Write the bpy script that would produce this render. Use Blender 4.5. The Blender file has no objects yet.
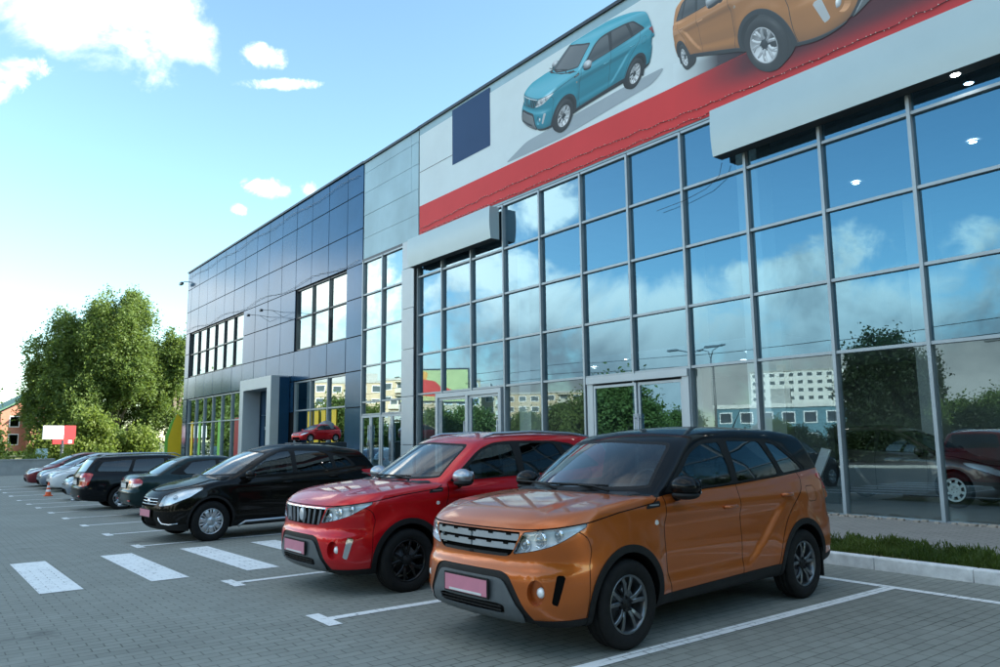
import bpy, bmesh, math, random
import numpy as np
from mathutils import Vector, Matrix
R = math.radians
random.seed(11)
rng = np.random.default_rng(11)
scene = bpy.context.scene
COL = scene.collection

# ------------------------------------------------------------------ objects
def tag(o, label=None, cat=None, group=None, kind=None):
    if label: o['label'] = label
    if cat: o['category'] = cat
    if group: o['group'] = group
    if kind: o['kind'] = kind
    return o

def thing(name, label, cat, loc=(0, 0, 0), rz=0.0, group=None):
    o = bpy.data.objects.new(name, None)
    o.empty_display_size = 0.3
    COL.objects.link(o)
    o.location = loc
    o.rotation_euler = (0, 0, rz)
    return tag(o, label, cat, group)

def kids(o):
    return [c for c in bpy.data.objects if c.parent == o]

def copy_tree(o, parent=None, keep=None):
    c = o.copy()
    COL.objects.link(c)
    c.parent = parent
    for ch in kids(o):
        copy_tree(ch, c)
    return c

class MB:
    """collects shapes and links them as ONE mesh object"""
    def __init__(s):
        s.v = []; s.f = []; s.m = []; s.sm = []
    def add(s, vs, fs, mi=0, smooth=False):
        b = len(s.v)
        s.v.extend([tuple(v) for v in vs])
        for f in fs:
            s.f.append(tuple(b + i for i in f)); s.m.append(mi); s.sm.append(smooth)
        return s
    def box(s, x0, x1, y0, y1, z0, z1, mi=0, bev=0.0):
        if bev > 0:
            return s.bbox((x0+x1)/2, (y0+y1)/2, (z0+z1)/2, x1-x0, y1-y0, z1-z0, bev, mi)
        v = [(x0,y0,z0),(x1,y0,z0),(x1,y1,z0),(x0,y1,z0),(x0,y0,z1),(x1,y0,z1),(x1,y1,z1),(x0,y1,z1)]
        return s.add(v, [(0,3,2,1),(4,5,6,7),(0,1,5,4),(1,2,6,5),(2,3,7,6),(3,0,4,7)], mi)
    def bbox(s, cx, cy, cz, sx, sy, sz, b, mi=0):
        bm = bmesh.new()
        bmesh.ops.create_cube(bm, size=1.0)
        for v in bm.verts: v.co = Vector((v.co.x*sx+cx, v.co.y*sy+cy, v.co.z*sz+cz))
        bmesh.ops.bevel(bm, geom=bm.edges[:], offset=b, segments=2, affect='EDGES', profile=0.6)
        bm.verts.ensure_lookup_table()
        s.add([v.co[:] for v in bm.verts], [[v.index for v in f.verts] for f in bm.faces], mi, False)
        bm.free()
        return s
    def obox(s, c, ax, ay, az, mi=0):
        """oriented box: centre and three half-axis vectors"""
        c, ax, ay, az = map(Vector, (c, ax, ay, az))
        v = [c+sx*ax+sy*ay+sz*az for sz in (-1,1) for sx,sy in ((-1,-1),(1,-1),(1,1),(-1,1))]
        return s.add(v, [(0,3,2,1),(4,5,6,7),(0,1,5,4),(1,2,6,5),(2,3,7,6),(3,0,4,7)], mi)
    def tube(s, pts, r, n=8, mi=0, caps=True, smooth=True):
        pts = [Vector(p) for p in pts]
        rs = r if isinstance(r, (list, tuple)) else [r]*len(pts)
        b = len(s.v); up = None
        for i, p in enumerate(pts):
            t = (pts[min(i+1, len(pts)-1)] - pts[max(i-1, 0)]).normalized()
            if up is None:
                up = Vector((0,0,1)) if abs(t.z) < .9 else Vector((1,0,0))
            u = (up - t*up.dot(t)).normalized(); w = t.cross(u); up = u
            for k in range(n):
                a = 2*math.pi*k/n
                s.v.append(tuple(p + rs[i]*(math.cos(a)*u + math.sin(a)*w)))
        for i in range(len(pts)-1):
            for k in range(n):
                s.f.append((b+i*n+k, b+i*n+(k+1)%n, b+(i+1)*n+(k+1)%n, b+(i+1)*n+k)); s.m.append(mi); s.sm.append(smooth)
        if caps:
            s.f.append(tuple(b+k for k in range(n))[::-1]); s.m.append(mi); s.sm.append(False)
            e = b+(len(pts)-1)*n
            s.f.append(tuple(e+k for k in range(n))); s.m.append(mi); s.sm.append(False)
        return s
    def lathe(s, prof, n=32, mi=0, axis='y', c=(0,0,0), smooth=True, closed=False):
        """prof: list of (radius, along axis)"""
        b = len(s.v); P = len(prof)
        for k in range(n):
            a = 2*math.pi*k/n
            for r, h in prof:
                q = (r*math.cos(a), h, r*math.sin(a)) if axis == 'y' else (r*math.cos(a), r*math.sin(a), h) if axis == 'z' else (h, r*math.cos(a), r*math.sin(a))
                s.v.append((q[0]+c[0], q[1]+c[1], q[2]+c[2]))
        m = P if closed else P-1
        for k in range(n):
            for j in range(m):
                j2 = (j+1) % P; k2 = (k+1) % n
                s.f.append((b+k*P+j, b+k*P+j2, b+k2*P+j2, b+k2*P+j)); s.m.append(mi); s.sm.append(smooth)
        return s
    def prism(s, poly, y0, y1, plane='xz', mi=0, smooth=False):
        """extrudes a 2D outline between two depths"""
        def P(u, w, d):
            return (u, d, w) if plane == 'xz' else (d, u, w) if plane == 'yz' else (u, w, d)
        n = len(poly)
        v = [P(u, w, y0) for u, w in poly] + [P(u, w, y1) for u, w in poly]
        f = [tuple(range(n)), tuple(range(2*n-1, n-1, -1))]
        f += [(i, i+n, (i+1) % n+n, (i+1) % n) for i in range(n)]
        return s.add(v, f, mi, smooth)
    def ball(s, c, r, n=12, mi=0, sc=(1,1,1)):
        prof = [(r*math.sin(math.pi*i/n), -r*math.cos(math.pi*i/n)) for i in range(n+1)]
        b = len(s.v)
        s.lathe(prof, n*2, mi, 'z', (0,0,0))
        for i in range(b, len(s.v)):
            x, y, z = s.v[i]; s.v[i] = (x*sc[0]+c[0], y*sc[1]+c[1], z*sc[2]+c[2])
        return s
    def build(s, name, mats, parent=None, loc=None, fixn=True, kind=None):
        me = bpy.data.meshes.new(name)
        me.from_pydata(s.v, [], s.f)
        for m in (mats if isinstance(mats, (list, tuple)) else [mats]): me.materials.append(m)
        me.polygons.foreach_set('material_index', s.m)
        me.polygons.foreach_set('use_smooth', s.sm)
        if fixn:
            bm = bmesh.new(); bm.from_mesh(me)
            bmesh.ops.recalc_face_normals(bm, faces=bm.faces[:]); bm.to_mesh(me); bm.free()
        me.update()
        o = bpy.data.objects.new(name, me)
        COL.objects.link(o)
        o.parent = parent
        if loc: o.location = loc
        if kind: o['kind'] = kind
        return o

# ---------------------------------------------------------------- materials
class NT:
    def __init__(s, name):
        s.m = bpy.data.materials.new(name); s.m.use_nodes = True
        s.t = s.m.node_tree; s.n = s.t.nodes; s.l = s.t.links
        s.out = s.n['Material Output']; s.b = s.n['Principled BSDF']
    def new(s, typ, **kw):
        x = s.n.new(typ)
        for k, v in kw.items(): setattr(x, k, v)
        return x
    def link(s, a, b): s.l.new(a, b)
    def set(s, **kw):
        for k, v in kw.items():
            s.b.inputs[k.replace('_', ' ')].default_value = v
        return s
    def val(s, v):
        x = s.new('ShaderNodeValue'); x.outputs[0].default_value = v; return x.outputs[0]
    def math(s, op, a, b=None, c=None, clamp=False):
        x = s.new('ShaderNodeMath', operation=op); x.use_clamp = clamp
        for i, q in enumerate((a, b, c)):
            if q is None: continue
            if isinstance(q, (int, float)): x.inputs[i].default_value = q
            else: s.link(q, x.inputs[i])
        return x.outputs[0]
    def noise(s, scale, detail=4, rough=.55, vec=None, dist=0.0):
        x = s.new('ShaderNodeTexNoise'); x.inputs['Scale'].default_value = scale
        x.inputs['Detail'].default_value = detail; x.inputs['Roughness'].default_value = rough
        x.inputs['Distortion'].default_value = dist
        if vec is not None: s.link(vec, x.inputs['Vector'])
        return x.outputs['Fac']
    def ramp(s, fac, stops):
        x = s.new('ShaderNodeValToRGB'); cr = x.color_ramp
        while len(cr.elements) < len(stops): cr.elements.new(.5)
        for e, (p, c) in zip(cr.elements, stops):
            e.position = p; e.color = (*c, 1) if len(c) == 3 else c
        s.link(fac, x.inputs[0]); return x.outputs[0]
    def mix(s, fac, a, b, blend='MIX'):
        x = s.new('ShaderNodeMix', data_type='RGBA', blend_type=blend)
        for i, q in ((0, fac), (6, a), (7, b)):
            if isinstance(q, (int, float)): x.inputs[i].default_value = q
            elif isinstance(q, tuple): x.inputs[i].default_value = (*q, 1) if len(q) == 3 else q
            else: s.link(q, x.inputs[i])
        return x.outputs[2]
    def coord(s, which='Object'):
        return s.new('ShaderNodeTexCoord').outputs[which]
    def bump(s, h, strength=.3, dist=.01):
        x = s.new('ShaderNodeBump'); x.inputs['Strength'].default_value = strength
        x.inputs['Distance'].default_value = dist
        s.link(h, x.inputs['Height']); s.link(x.outputs[0], s.b.inputs['Normal']); return x

def simple(name, col, rough=.5, metal=0.0, var=.12, scale=6.0, coat=0.0, spec=.5, bump=0.0):
    n = NT(name)
    n.set(Roughness=rough, Metallic=metal, Coat_Weight=coat, Coat_Roughness=.04, Specular_IOR_Level=spec)
    f = n.noise(scale, 5, .6, n.coord())
    a = tuple(max(0, c*(1-var)) for c in col); b = tuple(min(1, c*(1+var)) for c in col)
    n.link(n.ramp(f, [(.3, a), (.7, b)]), n.b.inputs['Base Color'])
    if bump > 0: n.bump(n.noise(scale*8, 4, .6, n.coord()), bump, .01)
    return n.m

def paint(name, col, metal=.35, rough=.42, back=(.012, .012, .013), dusty=1.0, coat=.7, spec=.3):
    """clear-coated car paint with fine flake and a film of dust low down; the inside of the shell is dark trim"""
    n = NT(name)
    n.set(Metallic=metal, Roughness=rough, Coat_Weight=coat, Coat_Roughness=.025, Coat_IOR=1.5, Specular_IOR_Level=spec)
    oc = n.coord()
    fl = n.noise(900, 2, .5, oc)
    d = n.ramp(fl, [(.35, tuple(c*.86 for c in col)), (.65, tuple(min(1, c*1.12) for c in col))])
    sx = n.new('ShaderNodeSeparateXYZ'); n.link(oc, sx.inputs[0])
    low = n.math('MULTIPLY', n.math('SUBTRACT', .55, sx.outputs[2]), .4*dusty, clamp=True)
    dust = n.math('MULTIPLY', low, n.noise(9, 5, .65, oc), clamp=True)
    c2 = n.mix(dust, d, (.16, .15, .135))
    g = n.new('ShaderNodeNewGeometry')
    n.link(n.mix(g.outputs['Backfacing'], c2, back), n.b.inputs['Base Color'])
    rr = n.math('ADD', rough, n.math('MULTIPLY', dust, .5))
    n.link(rr, n.b.inputs['Roughness'])
    n.link(n.math('MULTIPLY', n.math('SUBTRACT', 1.0, g.outputs['Backfacing']), coat), n.b.inputs['Coat Weight'])
    n.link(n.math('ADD', .02, n.math('MULTIPLY', n.noise(14, 5, .6, oc), .03)), n.b.inputs['Coat Roughness'])
    return n.m

def glassy(name, tint, base=.06, edge=.9, power=4.0, gl=(1, 1, 1), rough=.0, ripple=0.0, rscale=.6, gl2=None):
    """thin pane: Fresnel-like mix of a mirror coat and a tinted see-through sheet"""
    n = NT(name)
    n.n.remove(n.b)
    lw = n.new('ShaderNodeLayerWeight'); lw.inputs[0].default_value = .5
    f = n.math('POWER', lw.outputs['Facing'], power)
    f = n.math('MULTIPLY_ADD', f, edge-base, base, clamp=True)
    tr = n.new('ShaderNodeBsdfTransparent'); tr.inputs[0].default_value = (*tint, 1)
    gs = n.new('ShaderNodeBsdfGlossy'); gs.inputs[0].default_value = (*gl, 1); gs.inputs['Roughness'].default_value = rough
    if gl2: n.link(n.mix(n.math('POWER', lw.outputs['Facing'], 1.6), gl, gl2), gs.inputs[0])
    if ripple > 0:
        b = n.new('ShaderNodeBump'); b.inputs['Strength'].default_value = ripple; b.inputs['Distance'].default_value = .05
        n.link(n.noise(rscale, 2, .5, n.coord()), b.inputs['Height']); n.link(b.outputs[0], gs.inputs['Normal'])
    mx = n.new('ShaderNodeMixShader')
    n.link(f, mx.inputs[0]); n.link(tr.outputs[0], mx.inputs[1]); n.link(gs.outputs[0], mx.inputs[2])
    n.link(mx.outputs[0], n.out.inputs[0])
    return n.m

M = {}
M['orange'] = paint('orange_paint', (.52, .122, .018), .55, .34, dusty=.6, coat=.9)
M['red'] = paint('red_paint', (.60, .003, .010), .5, .36, dusty=.6, coat=.85)
M['black_paint'] = paint('black_paint', (.0035, .0028, .0022), .0, .5, dusty=.1, coat=.40, spec=.04)
M['gloss_black'] = paint('gloss_black_roof', (.004, .0042, .0045), .0, .5, dusty=0, coat=.40, spec=.05)
M['green_paint'] = paint('dark_green_paint', (.006, .022, .024), .2, .4, dusty=.2, coat=.5, spec=.1)
M['wagon_paint'] = paint('dark_blue_black_paint', (.004, .005, .007), .0, .5, dusty=.1, coat=.42, spec=.05)
M['white_paint'] = paint('white_paint', (.72, .74, .75), .0, .4)
M['silver_paint'] = paint('blue_silver_paint', (.20, .25, .32), .6, .35)
M['maroon_paint'] = paint('maroon_paint', (.16, .012, .022), .4, .38)
M['plastic'] = simple('black_plastic', (.009, .0092, .0095), .6, 0, .2, 12, spec=.3, bump=.12)
M['grey_plastic'] = simple('grey_plastic', (.12, .135, .145), .45, .3, .1, 12)
M['gap'] = simple('shut_gap', (.004, .004, .004), .9, 0, .1, 5, spec=.1)
M['rubber'] = simple('tyre_rubber', (.0095, .0095, .0095), .8, 0, .3, 18, spec=.25, bump=.2)
M['chrome'] = simple('chrome', (.75, .77, .8), .12, 1.0, .04, 6)
M['satin_silver'] = simple('satin_silver', (.42, .46, .50), .32, .85, .08, 10)
M['dark_alloy'] = simple('dark_alloy', (.17, .18, .19), .3, .85, .12, 10)
M['black_alloy'] = simple('black_alloy', (.014, .014, .015), .25, .5, .1, 10)
M['silver_alloy'] = simple('silver_alloy', (.50, .53, .56), .3, .75, .08, 10)
M['disc'] = simple('brake_disc', (.10, .10, .10), .4, .8, .2, 20)
M['lamp_bowl'] = simple('lamp_bowl', (.90, .93, .95), .22, .15, .1, 25)
M['lamp_lens'] = glassy('lamp_cover', (.93, .97, 1.0), .07, .8, 4)
M['bulb'] = glassy('projector_lens', (.55, .6, .65), .25, .9, 2)
M['amber'] = simple('indicator_lens', (.75, .72, .66), .15, 0, .05, 8, coat=1)
M['grille_grey'] = simple('grille_grey', (.30, .34, .38), .35, .6, .06, 8)
M['grille_silver'] = simple('grille_silver', (.62, .65, .68), .3, .35, .05, 8)
M['tail_red'] = simple('tail_lamp_red', (.50, .010, .014), .12, .0, .2, 30, coat=1)
M['tail_clear'] = simple('tail_lamp_clear', (.62, .55, .55), .15, .2, .1, 30, coat=1)
M['windscreen'] = glassy('windscreen_glass', (.62, .72, .72), .06, .95, 3.2)
M['side_glass'] = glassy('side_glass', (.38, .45, .46), .06, .95, 3.2)
M['dark_glass'] = glassy('privacy_glass', (.05, .06, .065), .07, .95, 3.2)
M['seat'] = simple('seat_cloth', (.085, .087, .092), .85, 0, .2, 30)
M['dash'] = simple('dashboard', (.016, .017, .019), .6, 0, .2, 20)
M['plate_pink'] = simple('pink_plate', (.62, .22, .30), .45, 0, .06, 9)
M['plate_white'] = simple('white_plate', (.70, .71, .70), .45, 0, .05, 9)
M['mirror_glass'] = simple('mirror_glass', (.8, .82, .85), .03, 1.0, .02, 5)
# ------------------------------------------------- cars: an implicit body skinned, cut along its panel lines
def pchip(pts):
    x = np.array([p[0] for p in pts], float); y = np.array([p[1] for p in pts], float)
    h = np.diff(x); d = np.diff(y)/h; m = np.zeros_like(x)
    if len(x) > 2:
        for i in range(1, len(x)-1):
            if d[i-1]*d[i] > 0:
                w1, w2 = 2*h[i]+h[i-1], h[i]+2*h[i-1]
                m[i] = (w1+w2)/(w1/d[i-1]+w2/d[i])
    m[0], m[-1] = d[0], d[-1]
    def f(q):
        q = np.clip(q, x[0], x[-1]); i = np.clip(np.searchsorted(x, q)-1, 0, len(h)-1)
        t = (q-x[i])/h[i]
        return ((2*t**3-3*t**2+1)*y[i] + (t**3-2*t**2+t)*h[i]*m[i] + (-2*t**3+3*t**2)*y[i+1] + (t**3-t**2)*h[i]*m[i+1])
    return f

def smax(a, b, k):
    return np.maximum(a, b) + np.maximum(k-np.abs(a-b), 0)**2/(4*k)
def smin(a, b, k):
    return -smax(-a, -b, k)
def sstep(a, b, x):
    t = np.clip((x-a)/(b-a), 0, 1); return t*t*(3-2*t)

def rnd(pts, r, n=4):
    out = []
    N = len(pts)
    for i in range(N):
        p = np.array(pts[i], float); a = np.array(pts[i-1], float); b = np.array(pts[(i+1) % N], float)
        rr = r[i] if isinstance(r, (list, tuple)) else r
        da, db = np.linalg.norm(a-p), np.linalg.norm(b-p)
        ra, rb = min(rr, da*.45), min(rr, db*.45)
        s = p+(a-p)/da*ra; e = p+(b-p)/db*rb
        for t in np.linspace(0, 1, n+1):
            out.append(tuple((1-t)**2*s + 2*t*(1-t)*p + t*t*e))
    return out

def sdpoly(pts, u, v):
    P = np.array(pts, float); d = np.full(u.shape, 1e9); s = np.ones(u.shape)
    for i in range(len(P)):
        a, b = P[i], P[i-1]
        ex, ey = b-a; wx, wy = u-a[0], v-a[1]
        L = ex*ex+ey*ey
        if L < 1e-12: continue
        t = np.clip((wx*ex+wy*ey)/L, 0, 1)
        d = np.minimum(d, (wx-ex*t)**2+(wy-ey*t)**2)
        c1 = v >= a[1]; c2 = v < b[1]; c3 = ex*wy > ey*wx
        flip = (c1 & c2 & c3) | (~c1 & ~c2 & ~c3)
        s = np.where(flip, -s, s)
    return s*np.sqrt(d)

class Body:
    """the solid of one car body, symmetric about y = 0; x runs front to rear, z up"""
    def __init__(s, **k):
        s.__dict__.update(dict(np1=.07, np2=.20, ep1=.05, ep2=.14, crown=.05, bulge=0, kt=.09, kf=.10, kr=.12, flare=.014, recess=.016,
            rec_x0=1.2, rec_x1=2.6, rec_slope=.8, rec_top=.86, rec_bot=.40, crease=None, rcrown=.045, kg=.13, wsc=.26, rwc=.12, rws=.9, kj=.035,
            gx=[(1.0,.96),(1.8,.995),(2.6,1.0),(3.4,.97),(4.2,.90)]))
        s.__dict__.update(k)
        for n in ('nose', 'tail', 'hood', 'wx', 'wz', 'roof', 'bot', 'wsx', 'rwx', 'gw', 'gx'):
            setattr(s, n, pchip(getattr(s, n)))
    def __call__(s, P):
        x, y, z = P[..., 0], np.abs(P[..., 1]), P[..., 2]
        yy = y/.85
        N = s.nose(z) + s.np1*yy**2 + s.np2*yy**8
        E = s.tail(z) - s.ep1*yy**2 - s.ep2*yy**8
        W = s.wx(x) + s.wz(z)
        for wc in s.wheels:
            r = np.hypot(x-wc, z-s.wr)
            W = W + s.flare*np.exp(-((r-.40)/.09)**2)
        if s.recess:
            a, zt, zb = s.recess, s.rec_top, s.rec_bot
            diag = x - (s.rec_x1 + (z-.45)*s.rec_slope)
            m = sstep(s.rec_x0, s.rec_x0+.14, x)*(1-sstep(-.07, .04, diag))*sstep(zb-.05, zb+.08, z)*(1-sstep(zt-.10, zt+.02, z))
            W = W - a*m
        if s.crease:
            W = W + .010*np.exp(-np.abs(z-(s.crease[0]+s.crease[1]*(x-1.3)))/.05)*sstep(.7, 1.2, x)
        T = s.hood(x) - s.crown*yy**2
        if s.bulge:
            T = T + s.bulge*(1-sstep(.42, .58, y))*(1-sstep(.9, 1.25, x))*sstep(.1, .3, x)
        B = smax(y-W, z-T, s.kt)
        B = smax(B, N-x, s.kf)
        B = smax(B, x-E, s.kr)
        B = smax(B, s.bot(x)-z, .05)
        G = smax(y-s.gw(z)*s.gx(x), z-s.roof(x)+s.rcrown*(y/.6)**2, s.kg)
        c = (y/.7)**2
        G = smax(G, (s.wsx(z)+s.wsc*c-x)*.55, .05)
        G = smax(G, (x-s.rwx(z)+s.rwc*c)*s.rws, .05)
        G = smax(G, .85-z, .05)
        return smin(B, G, s.kj)

def grad(F, P, e=1e-3):
    g = np.empty_like(P)
    for i in range(3):
        q = P.copy(); q[:, i] += e; a = F(q); q[:, i] -= 2*e; g[:, i] = (a-F(q))/(2*e)
    return g

def newton(F, P, n=3):
    for _ in range(n):
        v = F(P); g = grad(F, P); P = P - (v/np.maximum((g*g).sum(1), 1e-3))[:, None]*g
    return P

def surface_nets(F, lo, hi, h):
    n = [int(math.ceil((hi[i]-lo[i])/h))+1 for i in range(3)]
    X, Y, Z = [lo[i]+h*np.arange(n[i]) for i in range(3)]
    S = np.empty(n, np.float32)
    for i in range(n[0]):
        yy, zz = np.meshgrid(Y, Z, indexing='ij')
        S[i] = F(np.stack([np.full_like(yy, X[i]), yy, zz], -1))
    neg = S < 0
    c = [(a, b, d) for a in (0, 1) for b in (0, 1) for d in (0, 1)]
    sl = lambda A, o: A[o[0]:n[0]-1+o[0], o[1]:n[1]-1+o[1], o[2]:n[2]-1+o[2]]
    cnt = sum(sl(neg, o).astype(np.int8) for o in c)
    act = (cnt > 0) & (cnt < 8)
    idx = np.full(act.shape, -1, np.int64); I = np.argwhere(act); idx[act] = np.arange(len(I))
    vals = np.stack([sl(S, o)[act] for o in c], 1)
    acc = np.zeros((len(I), 3)); num = np.zeros(len(I))
    for a in range(8):
        for b in range(a+1, 8):
            if sum(abs(c[a][k]-c[b][k]) for k in range(3)) != 1: continue
            va, vb = vals[:, a], vals[:, b]; m = (va < 0) != (vb < 0)
            t = np.where(m, va/np.where(m, va-vb, 1), 0)
            p = np.array(c[a])[None]*(1-t)[:, None] + np.array(c[b])[None]*t[:, None]
            acc += p*m[:, None]; num += m
    V = (I+acc/num[:, None])*h + np.array(lo)
    Q = []
    for ax in range(3):
        u, v = (ax+1) % 3, (ax+2) % 3
        a = np.take(neg, range(n[ax]-1), ax); b = np.take(neg, range(1, n[ax]), ax)
        E = np.argwhere(a != b)
        E = E[(E[:, u] > 0) & (E[:, v] > 0) & (E[:, u] < n[u]-1) & (E[:, v] < n[v]-1)]
        f = a[tuple(E.T)]
        q = []
        for du, dv in ((-1, -1), (0, -1), (0, 0), (-1, 0)):
            e = E.copy(); e[:, u] += du; e[:, v] += dv; q.append(idx[tuple(e.T)])
        q = np.stack(q, 1); q[~f] = q[~f][:, ::-1]; Q.append(q)
    return V, np.concatenate(Q)

class Skin:
    def __init__(s, F, lo, hi, h):
        s.F = F
        lo = (lo[0], -1.5*h, lo[2])
        V, Q = surface_nets(F, lo, hi, h)
        V = newton(F, V, 4)
        mid = np.abs(V[:, 1]) < .5*h+1e-6
        seam = np.zeros(len(V), bool)
        V0 = V.copy()
        seam[:] = np.abs(V0[:, 1]) < .45*h
        V[seam, 1] = 0
        keep = (V[Q][:, :, 1] >= -1e-9).all(1)
        Q = Q[keep]
        s.V = [tuple(p) for p in V]
        s.faces = [tuple(q) for q in Q]
        s.lab = [None]*len(s.faces)
    def arr(s):
        return np.array(s.V)
    def region(s, name, phi, mask=None, only=None):
        """cut the unlabelled skin along phi = 0 and name the inside"""
        V = s.arr(); ph = phi(V)
        ph = np.where(np.abs(ph) < 1e-5, 1e-5, ph)
        mk = mask(V) if mask is not None else np.ones(len(V), bool)
        new_f, new_l, cache = [], [], {}
        for f, l in zip(s.faces, s.lab):
            if l != only:
                new_f.append(f); new_l.append(l); continue
            if not all(mk[i] for i in f):
                new_f.append(f); new_l.append(l); continue
            sg = [ph[i] < 0 for i in f]
            if all(sg): new_f.append(f); new_l.append(name); continue
            if not any(sg): new_f.append(f); new_l.append(l); continue
            a, b = [], []
            n = len(f)
            for k in range(n):
                i, j = f[k], f[(k+1) % n]
                (a if sg[k] else b).append(i)
                if sg[k] != sg[(k+1) % n]:
                    key = (min(i, j), max(i, j))
                    if key not in cache:
                        t = ph[i]/(ph[i]-ph[j])
                        p = V[i]*(1-t)+V[j]*t
                        s.V.append(tuple(p)); cache[key] = len(s.V)-1
                    w = cache[key]; a.append(w); b.append(w)
            if len(a) > 2: new_f.append(tuple(a)); new_l.append(name)
            if len(b) > 2: new_f.append(tuple(b)); new_l.append(l)
        s.faces, s.lab = new_f, new_l
        return s
    def band(s, name, phi, w, inner, mask=None):
        """a panel and the narrow shut line round it"""
        s.region('_t', lambda P: phi(P)-w, mask)
        s.region('_in', lambda P: phi(P)+w, None, '_t')
        s.lab = [name if l == '_t' else inner if l == '_in' else l for l in s.lab]
        return s
    def split_rear(s, x):
        V = s.arr(); q = {None: 'rear_body', 'gap': 'rear_gap'}
        s.lab = [q[l] if l in q and V[list(f)][:, 0].mean() > x else l for f, l in zip(s.faces, s.lab)]
    def done(s):
        V = newton(s.F, s.arr(), 1)
        z = np.abs(s.arr()[:, 1]) < 1e-9
        V[z, 1] = 0
        g = grad(s.F, V); g /= np.linalg.norm(g, axis=1)[:, None]
        g[z, 1] = 0; g /= np.linalg.norm(g, axis=1)[:, None]
        s.P, s.N = V, g

    def mesh(s, name, labels, mats, parent, side=0, push=0.0, vec=None, skirt=True, lid=True, slots=None, off=(0, 0, 0)):
        """link the faces of some labels as one part. side: 0 both halves, 1 or -1 one half.
        push: move along the normals, leaving a skirt to the panel edge; vec: the same along a fixed vector"""
        sel = [(f, l) for f, l in zip(s.faces, s.lab) if l in labels]
        if not sel: return None
        verts, faces, mi, ln = [], [], [], []
        for sg in ((1, -1) if side == 0 else (side,)):
            mp = {}
            def vid(i, top):
                k = (i, top)
                if k not in mp:
                    p = s.P[i].copy()
                    if top:
                        d = np.array(vec) if vec is not None else s.N[i]*push
                        p = p+d
                    mp[k] = len(verts); verts.append((p[0]+off[0], sg*p[1]+off[1], p[2]+off[2]))
                return mp[k]
            moved = push != 0 or vec is not None
            ec = {}
            for f, l in sel:
                if moved and skirt:
                    for k in range(len(f)):
                        e = (f[k], f[(k+1) % len(f)]); r = (e[1], e[0])
                        if r in ec: del ec[r]
                        else: ec[e] = 1
                if not lid: continue
                ff = [vid(i, moved) for i in f]; nn = [s.N[i]*np.array([1, sg, 1]) for i in f]
                if sg < 0: ff.reverse(); nn.reverse()
                faces.append(ff); mi.append(slots.get(l, 0) if slots else 0); ln.extend(nn)
            for (i, j) in ec:
                if s.P[i][1] == 0 and s.P[j][1] == 0: continue
                ff = [vid(i, True), vid(i, False), vid(j, False), vid(j, True)]
                A, B_, C_ = [np.array(verts[q]) for q in ff[:3]]
                D_ = np.array(verts[ff[3]])
                nr = np.cross(C_-A, D_-B_); nl = np.linalg.norm(nr)
                if nl < 1e-12: continue
                nr = nr/nl
                if sg < 0: ff.reverse(); nr = -nr
                faces.append(ff); mi.append(0); ln.extend([nr]*4)
        me = bpy.data.meshes.new(name)
        me.from_pydata(verts, [], faces)
        for m in (mats if isinstance(mats, (list, tuple)) else [mats]): me.materials.append(m)
        me.polygons.foreach_set('material_index', mi)
        me.polygons.foreach_set('use_smooth', [True]*len(faces))
        me.normals_split_custom_set([tuple(v) for v in ln])
        me.update()
        o = bpy.data.objects.new(name, me); COL.objects.link(o); o.parent = parent
        return o
# ---------------------------------------------------------------- wheels
def tyre_mesh(r, w, rr):
    h = w/2
    p = [(rr-.006, h*.62), (rr+.004, h*.84), (rr+.02, h*.96), ((r+rr)/2, h*1.04), (r-.03, h*.97), (r-.012, h*.86), (r-.003, h*.70)]
    tread = []
    for g in (.42, 0.0, -.42):
        c = g*h
        tread += [(r, c+.012), (r-.007, c+.008), (r-.007, c-.008), (r, c-.012)]
    q = p + tread + [(a, -b) for a, b in reversed(p)]
    return MB().lathe(q, 64, 0, 'y', smooth=True, closed=False)

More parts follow.
